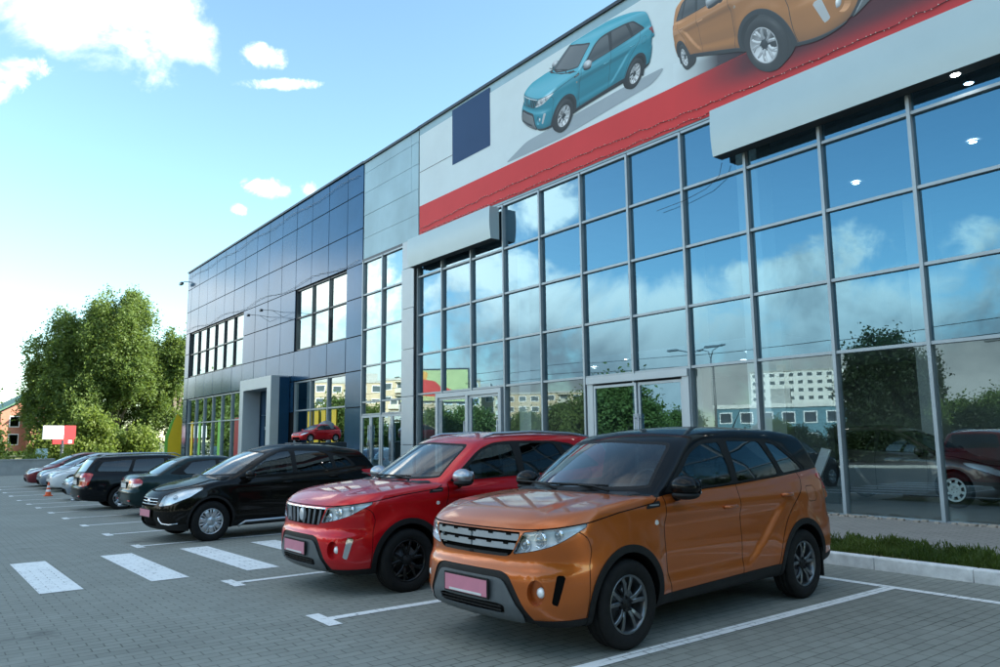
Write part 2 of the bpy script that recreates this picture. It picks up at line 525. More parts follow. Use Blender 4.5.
def rim_mesh(style, rr, w):
    m = MB(); h = w/2
    lip = h*.80
    m.lathe([(rr-.030, -h*.7), (rr-.022, lip-.02), (rr-.012, lip), (rr-.002, lip+.004), (rr+.004, lip-.006), (rr, lip-.02)], 48, 0, 'y')
    def spoke(a0, a1, w0, w1, r0=.045, r1=None, y0=None, y1=None, mi=0, th=.022):
        r1 = r1 or rr-.012
        y0 = lip-.028 if y0 is None else y0; y1 = lip-.006 if y1 is None else y1
        vs = []
        for t, ww in ((0, w0), (.35, w0*.8+w1*.2), (.75, w0*.4+w1*.6), (1, w1)):
            a = a0*(1-t)+a1*t; r = r0*(1-t)+r1*t; y = y0*(1-t)+y1*t+.014*math.sin(math.pi*t)
            c = np.array([math.cos(a)*r, math.sin(a)*r]); n = np.array([-math.sin(a), math.cos(a)])
            for sx, dy in ((-1, -th), (-1, -.004), (-.6, 0), (.6, 0), (1, -.004), (1, -th)):
                q = c+n*sx*ww/2
                vs.append((q[0], y+dy, q[1]))
        fs = []
        for i in range(3):
            for j in range(6):
                fs.append((i*6+j, i*6+(j+1) % 6, (i+1)*6+(j+1) % 6, (i+1)*6+j))
        m.add(vs, fs, mi, False)
    if style == 'twin':
        for k in range(5):
            a = 2*math.pi*k/5+math.pi/2
            for s in (-1, 1): spoke(a+s*.14, a+s*.25, .030, .030)
    elif style == 'split':
        for k in range(5):
            a = 2*math.pi*k/5+math.pi/2
            for s in (-1, 1): spoke(a+s*.10, a+s*.30, .034, .024)
            spoke(a-.2, a-.52, .02, .016, r0=.11, y0=lip-.02, mi=0)
    elif style == 'cover':
        for k in range(7):
            a = 2*math.pi*k/7+math.pi/2
            spoke(a, a, .058, .088, y0=lip-.012, y1=lip-.004)
            spoke(a+math.pi/7, a+math.pi/7, .020, .026, y0=lip-.018, y1=lip-.008)
        m.lathe([(0.001, lip+.004), (.06, lip+.002), (.075, lip-.014), (.09, lip-.02)], 32, 0, 'y')
    elif style == 'five':
        for k in range(5):
            a = 2*math.pi*k/5+math.pi/2
            spoke(a, a, .075, .060)
    elif style == 'steel':
        n = 8
        ra, rb = rr*.56, rr*.84
        pr = [(0.001, lip-.01), (rr*.3, lip-.01), (rr*.36, lip-.002), (ra, lip-.014)]
        m.lathe(pr, 48, 0, 'y'); m.lathe([(rb, lip-.014), (rr*.93, lip-.004), (rr-.004, lip-.002)], 48, 0, 'y')
        for k in range(n):
            a = 2*math.pi*k/n
            spoke(a, a, .040, .058, r0=ra-.004, r1=rb+.004, y0=lip-.013, y1=lip-.013, th=.008)
    m.lathe([(0.001, lip-.012), (.026, lip-.014), (.030, lip-.020), (.052, lip-.022), (.062, lip-.05)], 24, 1 if style != 'cover' else 0, 'y')
    if style not in ('cover',):
        for k in range(5):
            a = 2*math.pi*k/5+.3
            m.lathe([(.0085, lip-.03), (.0085, lip-.006), (.001, lip-.003)], 6, 1, 'y', (math.cos(a)*.048, 0, math.sin(a)*.048))
    return m

WHEEL_CACHE = {}
def add_wheels(car, style, rimmat, xs, half, r, w=.215, rr=.213, hub=None, off=0.0, steer=0.0):
    key = (style, rimmat, r, w, rr)
    for x in xs:
        for s in (-1, 1):
            if key not in WHEEL_CACHE:
                a = rim_mesh(style, rr, w).build('wheel', [M[rimmat], M[hub or 'plastic']], car)
                b = tyre_mesh(r, w, rr).build('tyre', M['rubber'], a)
                d = MB().lathe([(.001, -.01), (.05, -.01), (.06, -.03), (rr*.72, -.03), (rr*.72, -.045), (.03, -.045)], 32, 0, 'y').box(rr*.30, rr*.66, -.055, .0, -.07, .07, 1).build('brake_disc', [M['disc'], M['satin_silver']], a)
                WHEEL_CACHE[key] = (a.data, b.data, d.data)
            else:
                a = bpy.data.objects.new('wheel', WHEEL_CACHE[key][0]); COL.objects.link(a); a.parent = car
                for q, nm in ((1, 'tyre'), (2, 'brake_disc')):
                    o = bpy.data.objects.new(nm, WHEEL_CACHE[key][q]); COL.objects.link(o); o.parent = a
            a.location = (x+off, s*(half-w/2), r)
            a.rotation_euler = (0, random.uniform(0, 6.28), 0 if s > 0 else math.pi)
            if steer and x == xs[0]: a.rotation_euler[2] += steer

def seat_mesh(c, w=.50):
    x, y, z = c
    m = MB()
    m.bbox(x, y, z+.10, .52, w, .16, .05)
    pts = []
    a = R(18)
    for i, (t, ww, th) in enumerate(((0, w, .14), (.3, w*1.0, .15), (.5, w*.92, .12), (.62, w*.7, .09))):
        pts.append((t, ww, th))
    vs = []
    for t, ww, th in pts:
        cx, cz = x+.24+math.sin(a)*t, z+.12+math.cos(a)*t
        for sx, sy in ((-1, -.8), (-.8, -1), (.8, -1), (1, -.8), (1, .8), (.8, 1), (-.8, 1), (-1, .8)):
            vs.append((cx+sx*th/2, y+sy*ww/2, cz))
    fs = [tuple(i*8+j for j in range(8))[::(1 if i else -1)] for i in (0, 3)]
    for i in range(3):
        for j in range(8): fs.append((i*8+j, i*8+(j+1) % 8, (i+1)*8+(j+1) % 8, (i+1)*8+j))
    m.add(vs, fs)
    hx, hz = x+.24+math.sin(a)*.72, z+.12+math.cos(a)*.72
    m.bbox(hx, y, hz, .10, .27, .19, .045)
    for s in (-1, 1): m.tube([(hx, y+s*.06, hz-.1), (hx-.03, y+s*.06, hz-.17)], .008, 6)
    return m

def cabin(car, sp, off):
    """what shows through the glass: dashboard, steering wheel, seats"""
    dx, zb, hw = sp['dash_x'], sp['belt'], sp.get('cab_w', .70)
    MB().bbox(dx+.18, 0, zb-.10, .46, hw*2, .20, .06).bbox(dx+.34, -.36, zb-.02, .16, .40, .12, .04).bbox(dx+.3, 0, zb-.33, .3, .3, .4, .04).build('dashboard', M['dash'], car, loc=off)
    w = MB(); pts = []
    for k in range(25):
        a = 2*math.pi*k/24; pts.append((math.sin(a)*.06, math.cos(a)*.185, math.sin(a)*.175))
    w.tube(pts, .016, 8, caps=False)
    for a in (0, math.pi, -math.pi/2): w.tube([(0, 0, 0), (math.sin(a)*.06, math.cos(a)*.18, math.sin(a)*.17)], .014, 6)
    w.ball((0, 0, 0), .05, 8)
    w.build('steering_wheel', M['dash'], car, loc=(dx+.56+off[0], -.36, zb-.03))
    for y in (-.36, .36):
        seat_mesh((dx+.98, y, zb-.72)).build('seat', M['seat'], car, loc=off)
    for y in (-.42, 0, .42):
        seat_mesh((dx+1.85, y, zb-.70), .42).build('seat', M['seat'], car, loc=off)
    MB().bbox(sp['ws_top']+.06, 0, sp['roof_z']-.10, .03, .24, .07, .012).build('rear_view_mirror', M['dash'], car, loc=off)

def mirror_pair(car, c, capmat, off, sc=1.0):
    for s in (-1, 1):
        m = MB()
        m.ball((0, 0, 0), .1, 10, 0, (.85*sc, 1.12*sc, .72*sc))
        v = []
        for x, y, z in m.v:
            if x > .055*sc: x = .055*sc
            if z < 0: x = x*.96
            v.append((x, y, z*(1.0 if z > 0 else .85)))
        m.v = v
        loc = (c[0]+off[0], s*c[1], c[2])
        h = m.build('mirror', M[capmat], car, loc=loc)
        b = MB(); b.ball((0, 0, 0), .1, 10, 0, (.8*sc, 1.02*sc, .30*sc))
        b.build('mirror_base', M['plastic'], h, loc=(.004, 0, -.048*sc))
        MB().tube([(0, 0, -.04), (.04, -s*.10, -.075), (.07, -s*.19, -.085)], [.03, .032, .04], 8).build('mirror_arm', M['plastic'], h)
        MB().prism(rnd([(-.09*sc, -.05*sc), (.09*sc, -.05*sc), (.09*sc, .05*sc), (-.09*sc, .05*sc)], .03), .056*sc, .059*sc, 'yz').build('mirror_glass', M['mirror_glass'], h)

def handle(parent, x, y, z, mat, tilt=0.0):
    s = 1 if y > 0 else -1
    m = MB()
    m.tube([(-.085, 0, -.004), (-.07, s*.028, -.001), (-.02, s*.036, 0), (.05, s*.034, .002), (.08, s*.026, .003), (.09, 0, .003)], [.011, .013, .014, .014, .013, .011], 8)
    for i, (a, b, c_) in enumerate(m.v): m.v[i] = (a, b, c_*1.15+a*tilt)
    m.build('handle', mat, parent, loc=(x, y, z))
    return m

def plate(car, c, mat, off, w=.52, h=.112, tilt=0.0, frame=True):
    x, z = c
    m = MB().box(-.012, 0, -w/2-.012, w/2+.012, -h/2-.012, h/2+.012, 0)
    o = m.build('plate_holder', M['plastic'], car, loc=(x+off[0], 0, z))
    d = -.0145 if x < 1 else .0025
    MB().box(d, d+.002 if x > 1 else d+.0025, -w/2, w/2, -h/2, h/2).build('licence_plate', mat, o)
    o.rotation_euler = (0, tilt, 0)
    return o

def wipers(car, pts, off):
    for a, b, c in pts:
        MB().tube([a, ((a[0]+b[0])/2, (a[1]+b[1])/2, (a[2]+b[2])/2+.012), b], .010, 6).tube([c, b, tuple(2*np.array(b)-np.array(c))], .008, 6).build('wiper', M['plastic'], car, loc=off)

# ---------------------------------------------------------------- body specs
SUV = dict(
    L=4.175, wheels=(.87, 3.37), wr=.308, h=.022,
    body=dict(
        nose=[(.15,.26),(.22,.15),(.30,.07),(.38,.045),(.50,.044),(.565,.050),(.625,.076),(.66,.082),(.74,.078),(.835,.085),(.88,.12),(1.0,.30)],
        np1=.11, np2=.22,
        tail=[(.2,4.06),(.32,4.14),(.5,4.175),(.66,4.165),(.72,4.13),(.95,4.10),(1.15,4.05),(1.3,3.95)], ep1=.06, ep2=.14,
        hood=[(0,.86),(.06,.89),(.16,.93),(.40,.980),(.80,1.03),(1.15,1.055),(1.45,1.04),(2.3,1.07),(3.3,1.115),(3.8,1.155),(4.2,1.16)],
        crown=.024, bulge=.013, kt=.045, kf=.05, kr=.10,
        wx=[(0,.80),(.3,.855),(.87,.880),(1.35,.872),(2.2,.870),(3.0,.878),(3.4,.885),(3.9,.86),(4.2,.80)],
        wz=[(.15,-.10),(.25,-.06),(.34,-.028),(.45,-.008),(.6,0),(.72,-.006),(.86,-.010),(.94,-.022),(1.02,-.05),(1.15,-.10),(1.3,-.16)],
        flare=.014, recess=.030, rec_x0=1.22, rec_x1=2.55, rec_slope=1.25, rec_top=.90, rec_bot=.40, crease=None,
        bot=[(0,.22),(.5,.22),(1.3,.23),(2.9,.24),(3.8,.28),(4.2,.34)],
        roof=[(.9,1.36),(1.6,1.465),(1.9,1.52),(2.3,1.558),(2.7,1.570),(3.3,1.560),(3.9,1.505),(4.2,1.47)], rcrown=.042, kg=.07,
        gw=[(.8,.845),(1.05,.812),(1.2,.776),(1.4,.700),(1.55,.625),(1.7,.53)], gx=[(1.0,.97),(1.8,.995),(2.6,1.0),(3.4,.975),(4.1,.92)],
        wsx=[(.85,.66),(1.0,.93),(1.06,1.03),(1.2,1.245),(1.4,1.575),(1.55,1.86),(1.7,2.2)], wsc=.24,
        rwx=[(.85,4.25),(1.1,4.10),(1.3,3.98),(1.5,3.83),(1.7,3.60)], rwc=.10, rws=.9, kj=.020),
    dash_x=1.12, belt=1.06, ws_top=1.80, roof_z=1.53,
    mirror=(1.46, .965, 1.095), half=.885,
)

def make_suv(name, label, group, paint_, roof_, mirror_cap, rim, rimmat, hubmat, variant, loc, rz, cat='car'):
    sp = SUV; F = Body(wheels=sp['wheels'], wr=sp['wr'], **sp['body'])
    L = sp['L']; off = (-L/2, 0, 0)
    key = 'suv'
    if key not in SKINS:
        S = Skin(F, (-.12, 0, .1), (L+.12, 1.02, 1.75), sp['h'])
        X = lambda P: P[:, 0]; Y = lambda P: np.abs(P[:, 1]); Z = lambda P: P[:, 2]
        side = lambda pts: (lambda P: sdpoly(pts, X(P), Z(P)))
        front = lambda pts: (lambda P: sdpoly(pts, Y(P), Z(P)))
        fw = lambda pts: (lambda P: sdpoly(pts, Y(P)+X(P), Z(P)))
        rw = lambda pts: (lambda P: sdpoly(pts, Y(P)+(L-X(P)), Z(P)))
        ym = lambda P: Y(P) > .5
        for nw, wc in enumerate(sp['wheels']):
            S.region('well%d' % nw, lambda P, wc=wc: np.hypot(X(P)-wc, Z(P)-.318)-.350, ym)
        for nw, wc in enumerate(sp['wheels']):
            S.region('arch%d' % nw, lambda P, wc=wc: np.hypot(X(P)-wc, Z(P)-.318)-.402, lambda P: Y(P) > .60)
        wsm = lambda P: (X(P) > .9) & (X(P) < 2.15) & (Z(P) > .99) & (X(P) < F.wsx(Z(P))+F.wsc*(Y(P)/.7)**2+.07)
        ws = rnd([(-.8,1.06),(.0,1.062),(.60,1.075),(.715,1.09),(.70,1.13),(.60,1.395),(.565,1.43),(0,1.455),(-.8,1.455)], [0,.1,.2,.03,.03,.05,.05,.2,0])
        S.region('windscreen', lambda P: front(ws)(P)+.022, wsm)
        S.region('screen_seal', front(ws), wsm)
        fwin = rnd([(1.48,1.062),(2.335,1.088),(2.31,1.427),(2.06,1.415),(1.86,1.350)], [.02,.02,.03,.06,.1])
        rwin = rnd([(2.425,1.092),(3.13,1.128),(3.10,1.20),(2.96,1.427),(2.43,1.437)], [.02,.03,.05,.04,.03])
        qwin = rnd([(3.215,1.133),(3.60,1.158),(3.56,1.19),(3.235,1.395),(3.07,1.42)], [.03,.02,.02,.06,.03])
        gm = lambda P: (Y(P) > .48) & (Z(P) > 1.0) & (X(P) > 1.4)
        for nm, pl in (('front_window', fwin), ('rear_window', rwin), ('quarter_window', qwin)):
            S.region(nm, side(pl), gm)
        frame = rnd([(1.39,1.045),(2.37,1.075),(3.2,1.115),(3.66,1.146),(3.62,1.19),(3.25,1.42),(2.96,1.455),(2.3,1.463),(2.05,1.443),(1.82,1.365)], [.02,.05,.05,.03,.02,.06,.1,.1,.08,.1])
        S.region('window_frame', side(frame), gm)
        back = rnd([(-.8,1.13),(0,1.13),(.60,1.14),(.64,1.18),(.53,1.43),(.46,1.45),(-.8,1.46)], [0,0,.05,.05,.06,.05,0])
        S.region('rear_screen', front(back), lambda P: (X(P) > 3.6) & (Z(P) > 1.05))
        up = [(.92,1.035),(1.08,1.035),(1.30,1.02),(1.43,1.036),(2.37,1.066),(3.2,1.106),(3.68,1.138),(3.9,1.155),(4.3,1.16),(4.3,1.8),(.92,1.8)]
        S.region('roof', side(up), lambda P: (X(P) > .9) & (X(P) > F.wsx(Z(P))+F.wsc*(Y(P)/.7)**2-.03))
        hd = [(-.2,.850),(.14,.856),(.50,.900),(.8,.945),(1.22,.985),(1.30,1.02),(1.30,1.30),(-.2,1.30)]
        S.region('cowl', side([(1.00,.9),(1.30,1.0),(1.36,1.2),(.96,1.2),(.98,1.0)]), lambda P: (Z(P) > 1.0) & (Y(P) < .78) & (X(P) < 1.3) & (X(P) > .9+.24*(Y(P)/.7)**2))
        S.band('gap', side(hd), .0042, 'bonnet', lambda P: X(P) < 1.31)
        vent = rnd([(1.10,.945),(1.14,.975),(1.30,1.000),(1.29,.955)], .01)
        S.region('side_vent', side(vent), lambda P: Y(P) > .6)
        hl = rnd([(.555,.690),(.80,.722),(1.02,.762),(1.33,.875),(1.32,.898),(1.0,.874),(.675,.842)], [.02,.1,.10,.015,.015,.15,.02])
        fm = lambda P: X(P) < .95
        S.region('headlight', lambda P: fw(hl)(P)+.004, fm)
        S.region('gap', fw(hl), fm)
        gr = rnd([(-.6,.848),(.655,.842),(.545,.690),(.49,.672),(-.6,.668)], [0,.02,.03,.04,0])
        S.region('grille', fw(gr), lambda P: X(P) < .6)
        lo3 = rnd([(-.6,.365),(.33,.365),(.40,.355),(.385,.30),(-.6,.295)], [0,.02,.02,.02,0])
        lo2 = rnd([(-.6,.535),(.345,.532),(.40,.51),(.555,.295),(.52,.242),(-.6,.242)], [0,.05,.03,.04,.03,0])
        lo1 = rnd([(-.6,.585),(.375,.578),(.445,.55),(.62,.275),(.57,.1),(-.6,.1)], [0,.05,.04,.03,.03,0])
        bm_ = lambda P: X(P) < .45
        S.region('intake', front(lo3), bm_); S.region('skid_plate', front(lo2), bm_); S.region('bumper_frame', front(lo1), bm_)
        S.region('fog_bowl', lambda P: np.hypot((Y(P)+X(P))-.80, (Z(P)-.455)*1.05)-.088, lambda P: (X(P) < .5))
        sl = rnd([(.955,.385),(1.02,.372),(1.105,.565),(1.015,.572)], .008)
        S.region('bumper_slot', fw(sl), lambda P: X(P) < .6)
        S.region('indicator', lambda P: np.hypot(X(P)-1.215, (Z(P)-.845)*1.25)-.024, lambda P: Y(P) > .7)
        tl = rnd([(.66,.925),(.93,.95),(1.16,1.075),(1.15,1.105),(.72,1.10)], [.03,.05,.03,.03,.04])
        S.region('tail_light', rw(tl), lambda P: (X(P) > 3.5))
        S.region('sill', side([(-.3,.27),(.5,.275),(1.3,.315),(2.95,.352),(3.9,.36),(4.4,.40),(4.4,-.1),(-.3,-.1)]))
        d1 = rnd([(1.40,.30),(1.345,.50),(1.335,.80),(1.395,1.2),(2.375,1.2),(2.385,.8),(2.385,.30)], [.02,.1,.1,0,0,.1,.02])
        d2 = rnd([(2.385,.30),(2.385,.8),(2.375,1.2),(3.50,1.2),(3.44,.99),(3.16,.80),(2.99,.60),(2.92,.30)], [.02,.1,0,0,.08,.12,.12,.02])
        dm = lambda P: Y(P) > .55
        S.band('gap', side(d1), .0045, 'front_door', dm); S.band('gap', side(d2), .0045, 'rear_door', dm)
        bs = rnd([(-.3,.10),(.455,.10),(.47,.62),(.50,.72),(.47,.80),(.40,.845),(.30,.87),(-.3,.87)], .03)
        S.band('gap', side(bs), .003, None, lambda P: (Y(P) > .62) & (X(P) > .22) & (X(P) < .6))
        fl = rnd([(3.50,.86),(3.68,.86),(3.68,1.0),(3.50,1.0)], .04)
        S.band('gap', side(fl), .0025, None, dm)
        S.split_rear(2.6); S.done(); SKINS[key] = S
    S = SKINS[key]
    car = thing(name, label, cat, loc, rz, group)
    car.scale = (1.0, .91, 1.0)
    pm, rm = M[paint_], M[roof_]
    S.mesh('body', [None, 'gap', 'bumper_fill'], [pm, M['gap']], car, slots={'gap': 1}, off=off)
    S.mesh('rear_body', ['rear_body', 'rear_gap'], [pm, M['gap']], car, slots={'rear_gap': 1}, off=off)
    S.mesh('bonnet', ['bonnet'], pm, car, off=off)
    S.mesh('roof', ['roof'], rm, car, off=off)
    S.mesh('windscreen', ['windscreen'], M['windscreen'], car, off=off)
    S.mesh('windscreen_seal', ['screen_seal', 'cowl'], M['plastic'], car, off=off)
    S.mesh('rear_screen', ['rear_screen'], M['dark_glass'], car, off=off)
    S.mesh('sill_cladding', ['sill'], M['plastic'], car, push=.006, off=off)
    S.mesh('skid_plate', ['skid_plate'], M['grey_plastic'], car, push=.006, off=off)
    S.mesh('bumper_frame', ['bumper_frame'], M['plastic'], car, push=-.008, off=off)
    S.mesh('air_intake', ['intake'], M['plastic'], car, vec=(.035, 0, 0), off=off)
    g = S.mesh('grille', ['grille'], [M['gap']], car, vec=(.045, 0, 0), off=off)
    for sd in (-1, 1):
        for nw in '01':
            S.mesh('wheel_well', ['well'+nw], M['gap'], car, side=sd, vec=(0, -.30, 0), off=off)
            S.mesh('arch_trim', ['arch'+nw], M['plastic'], car, side=sd, push=.010, off=off)
        S.mesh('window_frame', ['window_frame'], M['plastic'], car, side=sd, push=-.002, off=off)
        S.mesh('front_window', ['front_window'], M['side_glass'], car, side=sd, push=-.006, off=off)
        S.mesh('rear_window', ['rear_window'], M['dark_glass'], car, side=sd, push=-.006, off=off)
        S.mesh('quarter_window', ['quarter_window'], M['dark_glass'], car, side=sd, push=-.006, off=off)
        fd = S.mesh('front_door', ['front_door'], pm, car, side=sd, off=off)
        rd = S.mesh('rear_door', ['rear_door'], pm, car, side=sd, off=off)
        for dr, hx, hz in ((fd, 2.21, .895), (rd, 3.13, .945)):
            y = sideY(F, hx, hz); handle(dr, hx+off[0], sd*(y-.004), hz, pm, -.03)
        S.mesh('side_vent', ['side_vent'], M['plastic'], car, side=sd, push=.004, off=off)
        y = sideY(F, 1.22, .972)
        MB().box(1.16+off[0], 1.27+off[0], sd*(y-.01), sd*(y+.007), .966, .976).build('vent_strip', M['satin_silver'], car)
        h = S.mesh('headlight', ['headlight'], M['lamp_bowl'], car, side=sd, vec=(.045, -.035, 0), off=off)
        S.mesh('lamp_cover', ['headlight'], M['lamp_lens'], h, side=sd, skirt=False, push=-.001, off=off)
        for q, (s_, zz, rr_) in enumerate(((.68,.755,.036),(.84,.790,.045),(1.02,.822,.036))):
            px, py = frontXY(F, s_, zz)
            MB().ball((px+.055+off[0], sd*(py-.035), zz), rr_, 8).lathe([(rr_*1.35, 0), (rr_*1.12, -.02), (rr_*1.0, .005)], 24, 1, 'x', (px+.045+off[0], sd*(py-.03), zz)).build('projector', [M['bulb'], M['chrome']], h)
        S.mesh('fog_bowl', ['fog_bowl'], pm, car, side=sd, vec=(.055, -.02, 0), off=off)
        px, py = frontXY(F, .80, .455)
        f = MB().lathe([(.001, -.012), (.02, -.010), (.032, -.002), (.036, .012)], 20, 0, 'x', (px+.030+off[0], sd*(py+.012), .455)).build('fog_lamp', M['lamp_bowl'], car)
        S.mesh('bumper_slot', ['bumper_slot'], M['chrome' if variant == 'red' else 'gap'], car, side=sd, push=.006 if variant == 'red' else -.012, off=off)
        S.mesh('indicator', ['indicator'], M['amber'], car, side=sd, push=.005, off=off)
        S.mesh('tail_light', ['tail_light'], M['tail_red'], car, side=sd, push=.006, off=off)
        MB().box(3.70+off[0], 3.72+off[0], sd*.70, sd*.87, .16, .42).build('mud_flap', M['plastic'], car)
    # grille bars follow the nose
    def bar(z, t, s1, d, dep=.02):
        top, bot = [], []
        for s_ in np.linspace(0, s1, 14):
            px, py = frontXY(F, s_, z); top.append((px+d+off[0], py, z+t)); bot.append((px+d-.004+off[0], py, z-t))
        m = MB()
        for sg in (1, -1):
            a = [(x, sg*y, z_) for x, y, z_ in top]; b = [(x, sg*y, z_) for x, y, z_ in bot]; n = len(a)
            bk = [(x+dep, y, z_) for x, y, z_ in a]; bb = [(x+dep, y, z_) for x, y, z_ in b]
            m.add(a+b+bk+bb, [(i, i+1, n+i+1, n+i) for i in range(n-1)] + [(i, i+1, 2*n+i+1, 2*n+i) for i in range(n-1)] + [(n+i, n+i+1, 3*n+i+1, 3*n+i) for i in range(n-1)] + [(n-1, 2*n-1, 4*n-1, 3*n-1)])
        return m
    if variant == 'orange':
        for z, t, s1 in ((.806, .022, .625), (.744, .021, .585)):
            bar(z, t, s1, .004).build('grille_bar', M['grille_grey'], g)
            for s_ in np.linspace(-s1*.82, s1*.82, 6):
                px, py = frontXY(F, abs(s_), z)
                MB().box(px-.001+off[0], px+.03+off[0], math.copysign(py, s_)-.024, math.copysign(py, s_)+.024, z+t*.55, z+t+.004).build('grille_notch', M['gap'], g)
        bar(.680, .012, .50, .004).build('grille_surround', M['plastic'], g)
    else:
        for s_ in (-.53, -.41, -.29, -.17, .17, .29, .41, .53):
            px, py = frontXY(F, abs(s_)*.93, .685); qx, qy = frontXY(F, abs(s_)*1.03, .825)
            sg = math.copysign(1, s_)
            MB().obox(((px+qx)/2+.002+off[0], sg*(py+qy)/2, .757), (.010, 0, 0), (.003, .0085, 0), ((qx-px)/2, sg*(qy-py)/2, .078)).build('grille_bar', M['grille_silver'], g)
        px, py = frontXY(F, 0, .757)
        MB().lathe([(.001, -.018), (.05, -.016), (.066, -.008), (.07, .01)], 32, 0, 'x', (px+.002+off[0], 0, .757)).build('badge', M['grille_silver'], g)
        bar(.836, .006, .64, .0).build('grille_surround', M['chrome'], g)
    plate(car, (.032, .450), M['plate_pink'], off, tilt=0.0)
    MB().box(-.0225+.036+off[0], -.0195+.036+off[0], -.20, .20, .398, .413).build('plate_frame_strip', M['plate_white'], car)
    for z in (.32, .343): MB().box(.06+off[0], .075+off[0], -.37, .37, z-.004, z+.004).build('intake_bar', M['plastic'], car)
    mirror_pair(car, sp['mirror'], mirror_cap, off, 1.2)
    wipers(car, [((1.07, -.50, 1.068), (1.10, -.12, 1.105), (1.12, -.45, 1.105)), ((1.03, .08, 1.065), (1.10, .42, 1.105), (1.08, .12, 1.10))], off)
    for sd in (-1, 1):
        zr = [(1.98, 1.565), (2.12, 1.602), (2.7, 1.622), (3.3, 1.600), (3.62, 1.560), (3.72, 1.530)]
        if variant == 'red':
            MB().tube([(x+off[0], sd*(.60-.02*abs(x-2.6)), z-.062) for x, z in zr], [.010, .018, .018, .018, .016, .010], 8).build('roof_rail', M['satin_silver'], car)
        else:
            pass
    MB().tube([(3.55+off[0], 0, 1.56), (3.72+off[0], 0, 1.76)], [.006, .002], 6).build('antenna', M['plastic'], car)
    cabin(car, sp, off)
    add_wheels(car, rim, rimmat, sp['wheels'], sp['half'], sp['wr'], .215, .202, hubmat, off[0])
    return car

SKINS = {}
def sideY(F, x, z):
    a, b = .3, 1.1
    for _ in range(30):
        m = (a+b)/2
        if F(np.array([[x, m, z]]))[0] < 0: a = m
        else: b = m
    return a

def frontXY(F, s, z, k=1.0):
    """point of the nose where y + k*x = s at height z"""
    xs = np.linspace(-.05, 1.0, 800); ys = s-k*xs
    ok = ys >= -1e-6
    P = np.stack([xs, np.maximum(ys, 0), np.full_like(xs, z)], 1)
    v = F(P); idx = np.where((v < 0) & ok)[0]
    if len(idx) == 0: return .1, max(0, s-.1*k)
    i = idx[0]
    return xs[i], max(0, ys[i])
# ---------------------------------------------------------------- the other cars: one generic builder, four body styles
CROSS = dict(
    L=4.30, wheels=(.86, 3.46), wr=.328, h=.030, dash_x=1.10, belt=1.04, ws_top=1.95, roof_z=1.47, half=.88, mirror=(1.48, .96, 1.06), wfactor=1.0,
    body=dict(nose=[(.15,.28),(.22,.15),(.33,.06),(.5,.05),(.62,.065),(.72,.10),(.80,.17),(.95,.45)],
        tail=[(.2,4.14),(.35,4.25),(.55,4.30),(.8,4.28),(1.0,4.25),(1.2,4.15)],
        hood=[(0,.70),(.1,.785),(.3,.865),(.7,.955),(1.05,1.01),(1.4,1.02),(2.3,1.06),(3.3,1.12),(3.9,1.16),(4.3,1.14)],
        wx=[(0,.76),(.3,.84),(.86,.872),(1.4,.868),(2.2,.868),(3.0,.872),(3.46,.876),(3.9,.85),(4.3,.78)],
        wz=[(.15,-.10),(.25,-.06),(.34,-.03),(.45,-.008),(.6,0),(.75,-.006),(.88,-.018),(.98,-.04),(1.1,-.08),(1.3,-.16)],
        bot=[(0,.20),(.5,.20),(1.3,.21),(2.9,.22),(3.8,.26),(4.3,.34)],
        roof=[(.9,1.30),(1.7,1.45),(2.1,1.525),(2.6,1.562),(3.2,1.545),(3.9,1.46),(4.3,1.39)],
        gw=[(.8,.84),(1.05,.80),(1.2,.76),(1.4,.675),(1.55,.585),(1.7,.5)],
        wsx=[(.85,.55),(1.0,.92),(1.1,1.12),(1.3,1.52),(1.45,1.90),(1.55,2.25)],
        rwx=[(.85,4.45),(1.1,4.27),(1.25,4.15),(1.45,3.92),(1.6,3.65)], flare=.02, np1=.24, np2=.14),
    windows=[('front_window', 'side_glass', [(1.43,1.035),(2.36,1.07),(2.34,1.44),(2.15,1.425),(1.90,1.33)]),
             ('rear_window', 'dark_glass', [(2.44,1.073),(3.20,1.115),(3.12,1.36),(2.92,1.43),(2.44,1.445)]),
             ('quarter_window', 'dark_glass', [(3.27,1.12),(3.62,1.15),(3.50,1.27),(3.22,1.36)])],
    frame=[(1.32,1.015),(2.4,1.05),(3.3,1.097),(3.72,1.138),(3.55,1.30),(3.15,1.40),(2.92,1.455),(2.3,1.468),(2.1,1.45),(1.84,1.33)],
    screen=[(-.8,1.03),(0,1.03),(.62,1.05),(.70,1.07),(.69,1.10),(.585,1.385),(.54,1.42),(0,1.45),(-.8,1.45)],
    rear=[(-.8,1.14),(.58,1.15),(.62,1.18),(.50,1.37),(.44,1.39),(-.8,1.40)],
    hood=[(-.2,.775),(.10,.782),(.45,.875),(.9,.97),(1.25,1.005),(1.30,1.3),(-.2,1.3)],
    light=[(.56,.585),(.90,.615),(1.34,.735),(1.58,.865),(1.48,.885),(1.08,.845),(.68,.745)],
    grille=[(-.6,.725),(.54,.715),(.46,.60),(.40,.575),(-.6,.575)],
    intake=[(-.6,.40),(.40,.40),(.50,.33),(.48,.27),(-.6,.26)],
    tail=[(.66,.88),(.92,.87),(1.22,.98),(1.30,1.06),(.74,1.08)], tailm='tail_red', sillm='satin_silver',
    sill=.30, cladding=True, doors=(1.38, 2.40, 3.35, 2.98), handles=((2.24,.90),(3.17,.965)),
)
HATCH = dict(CROSS)
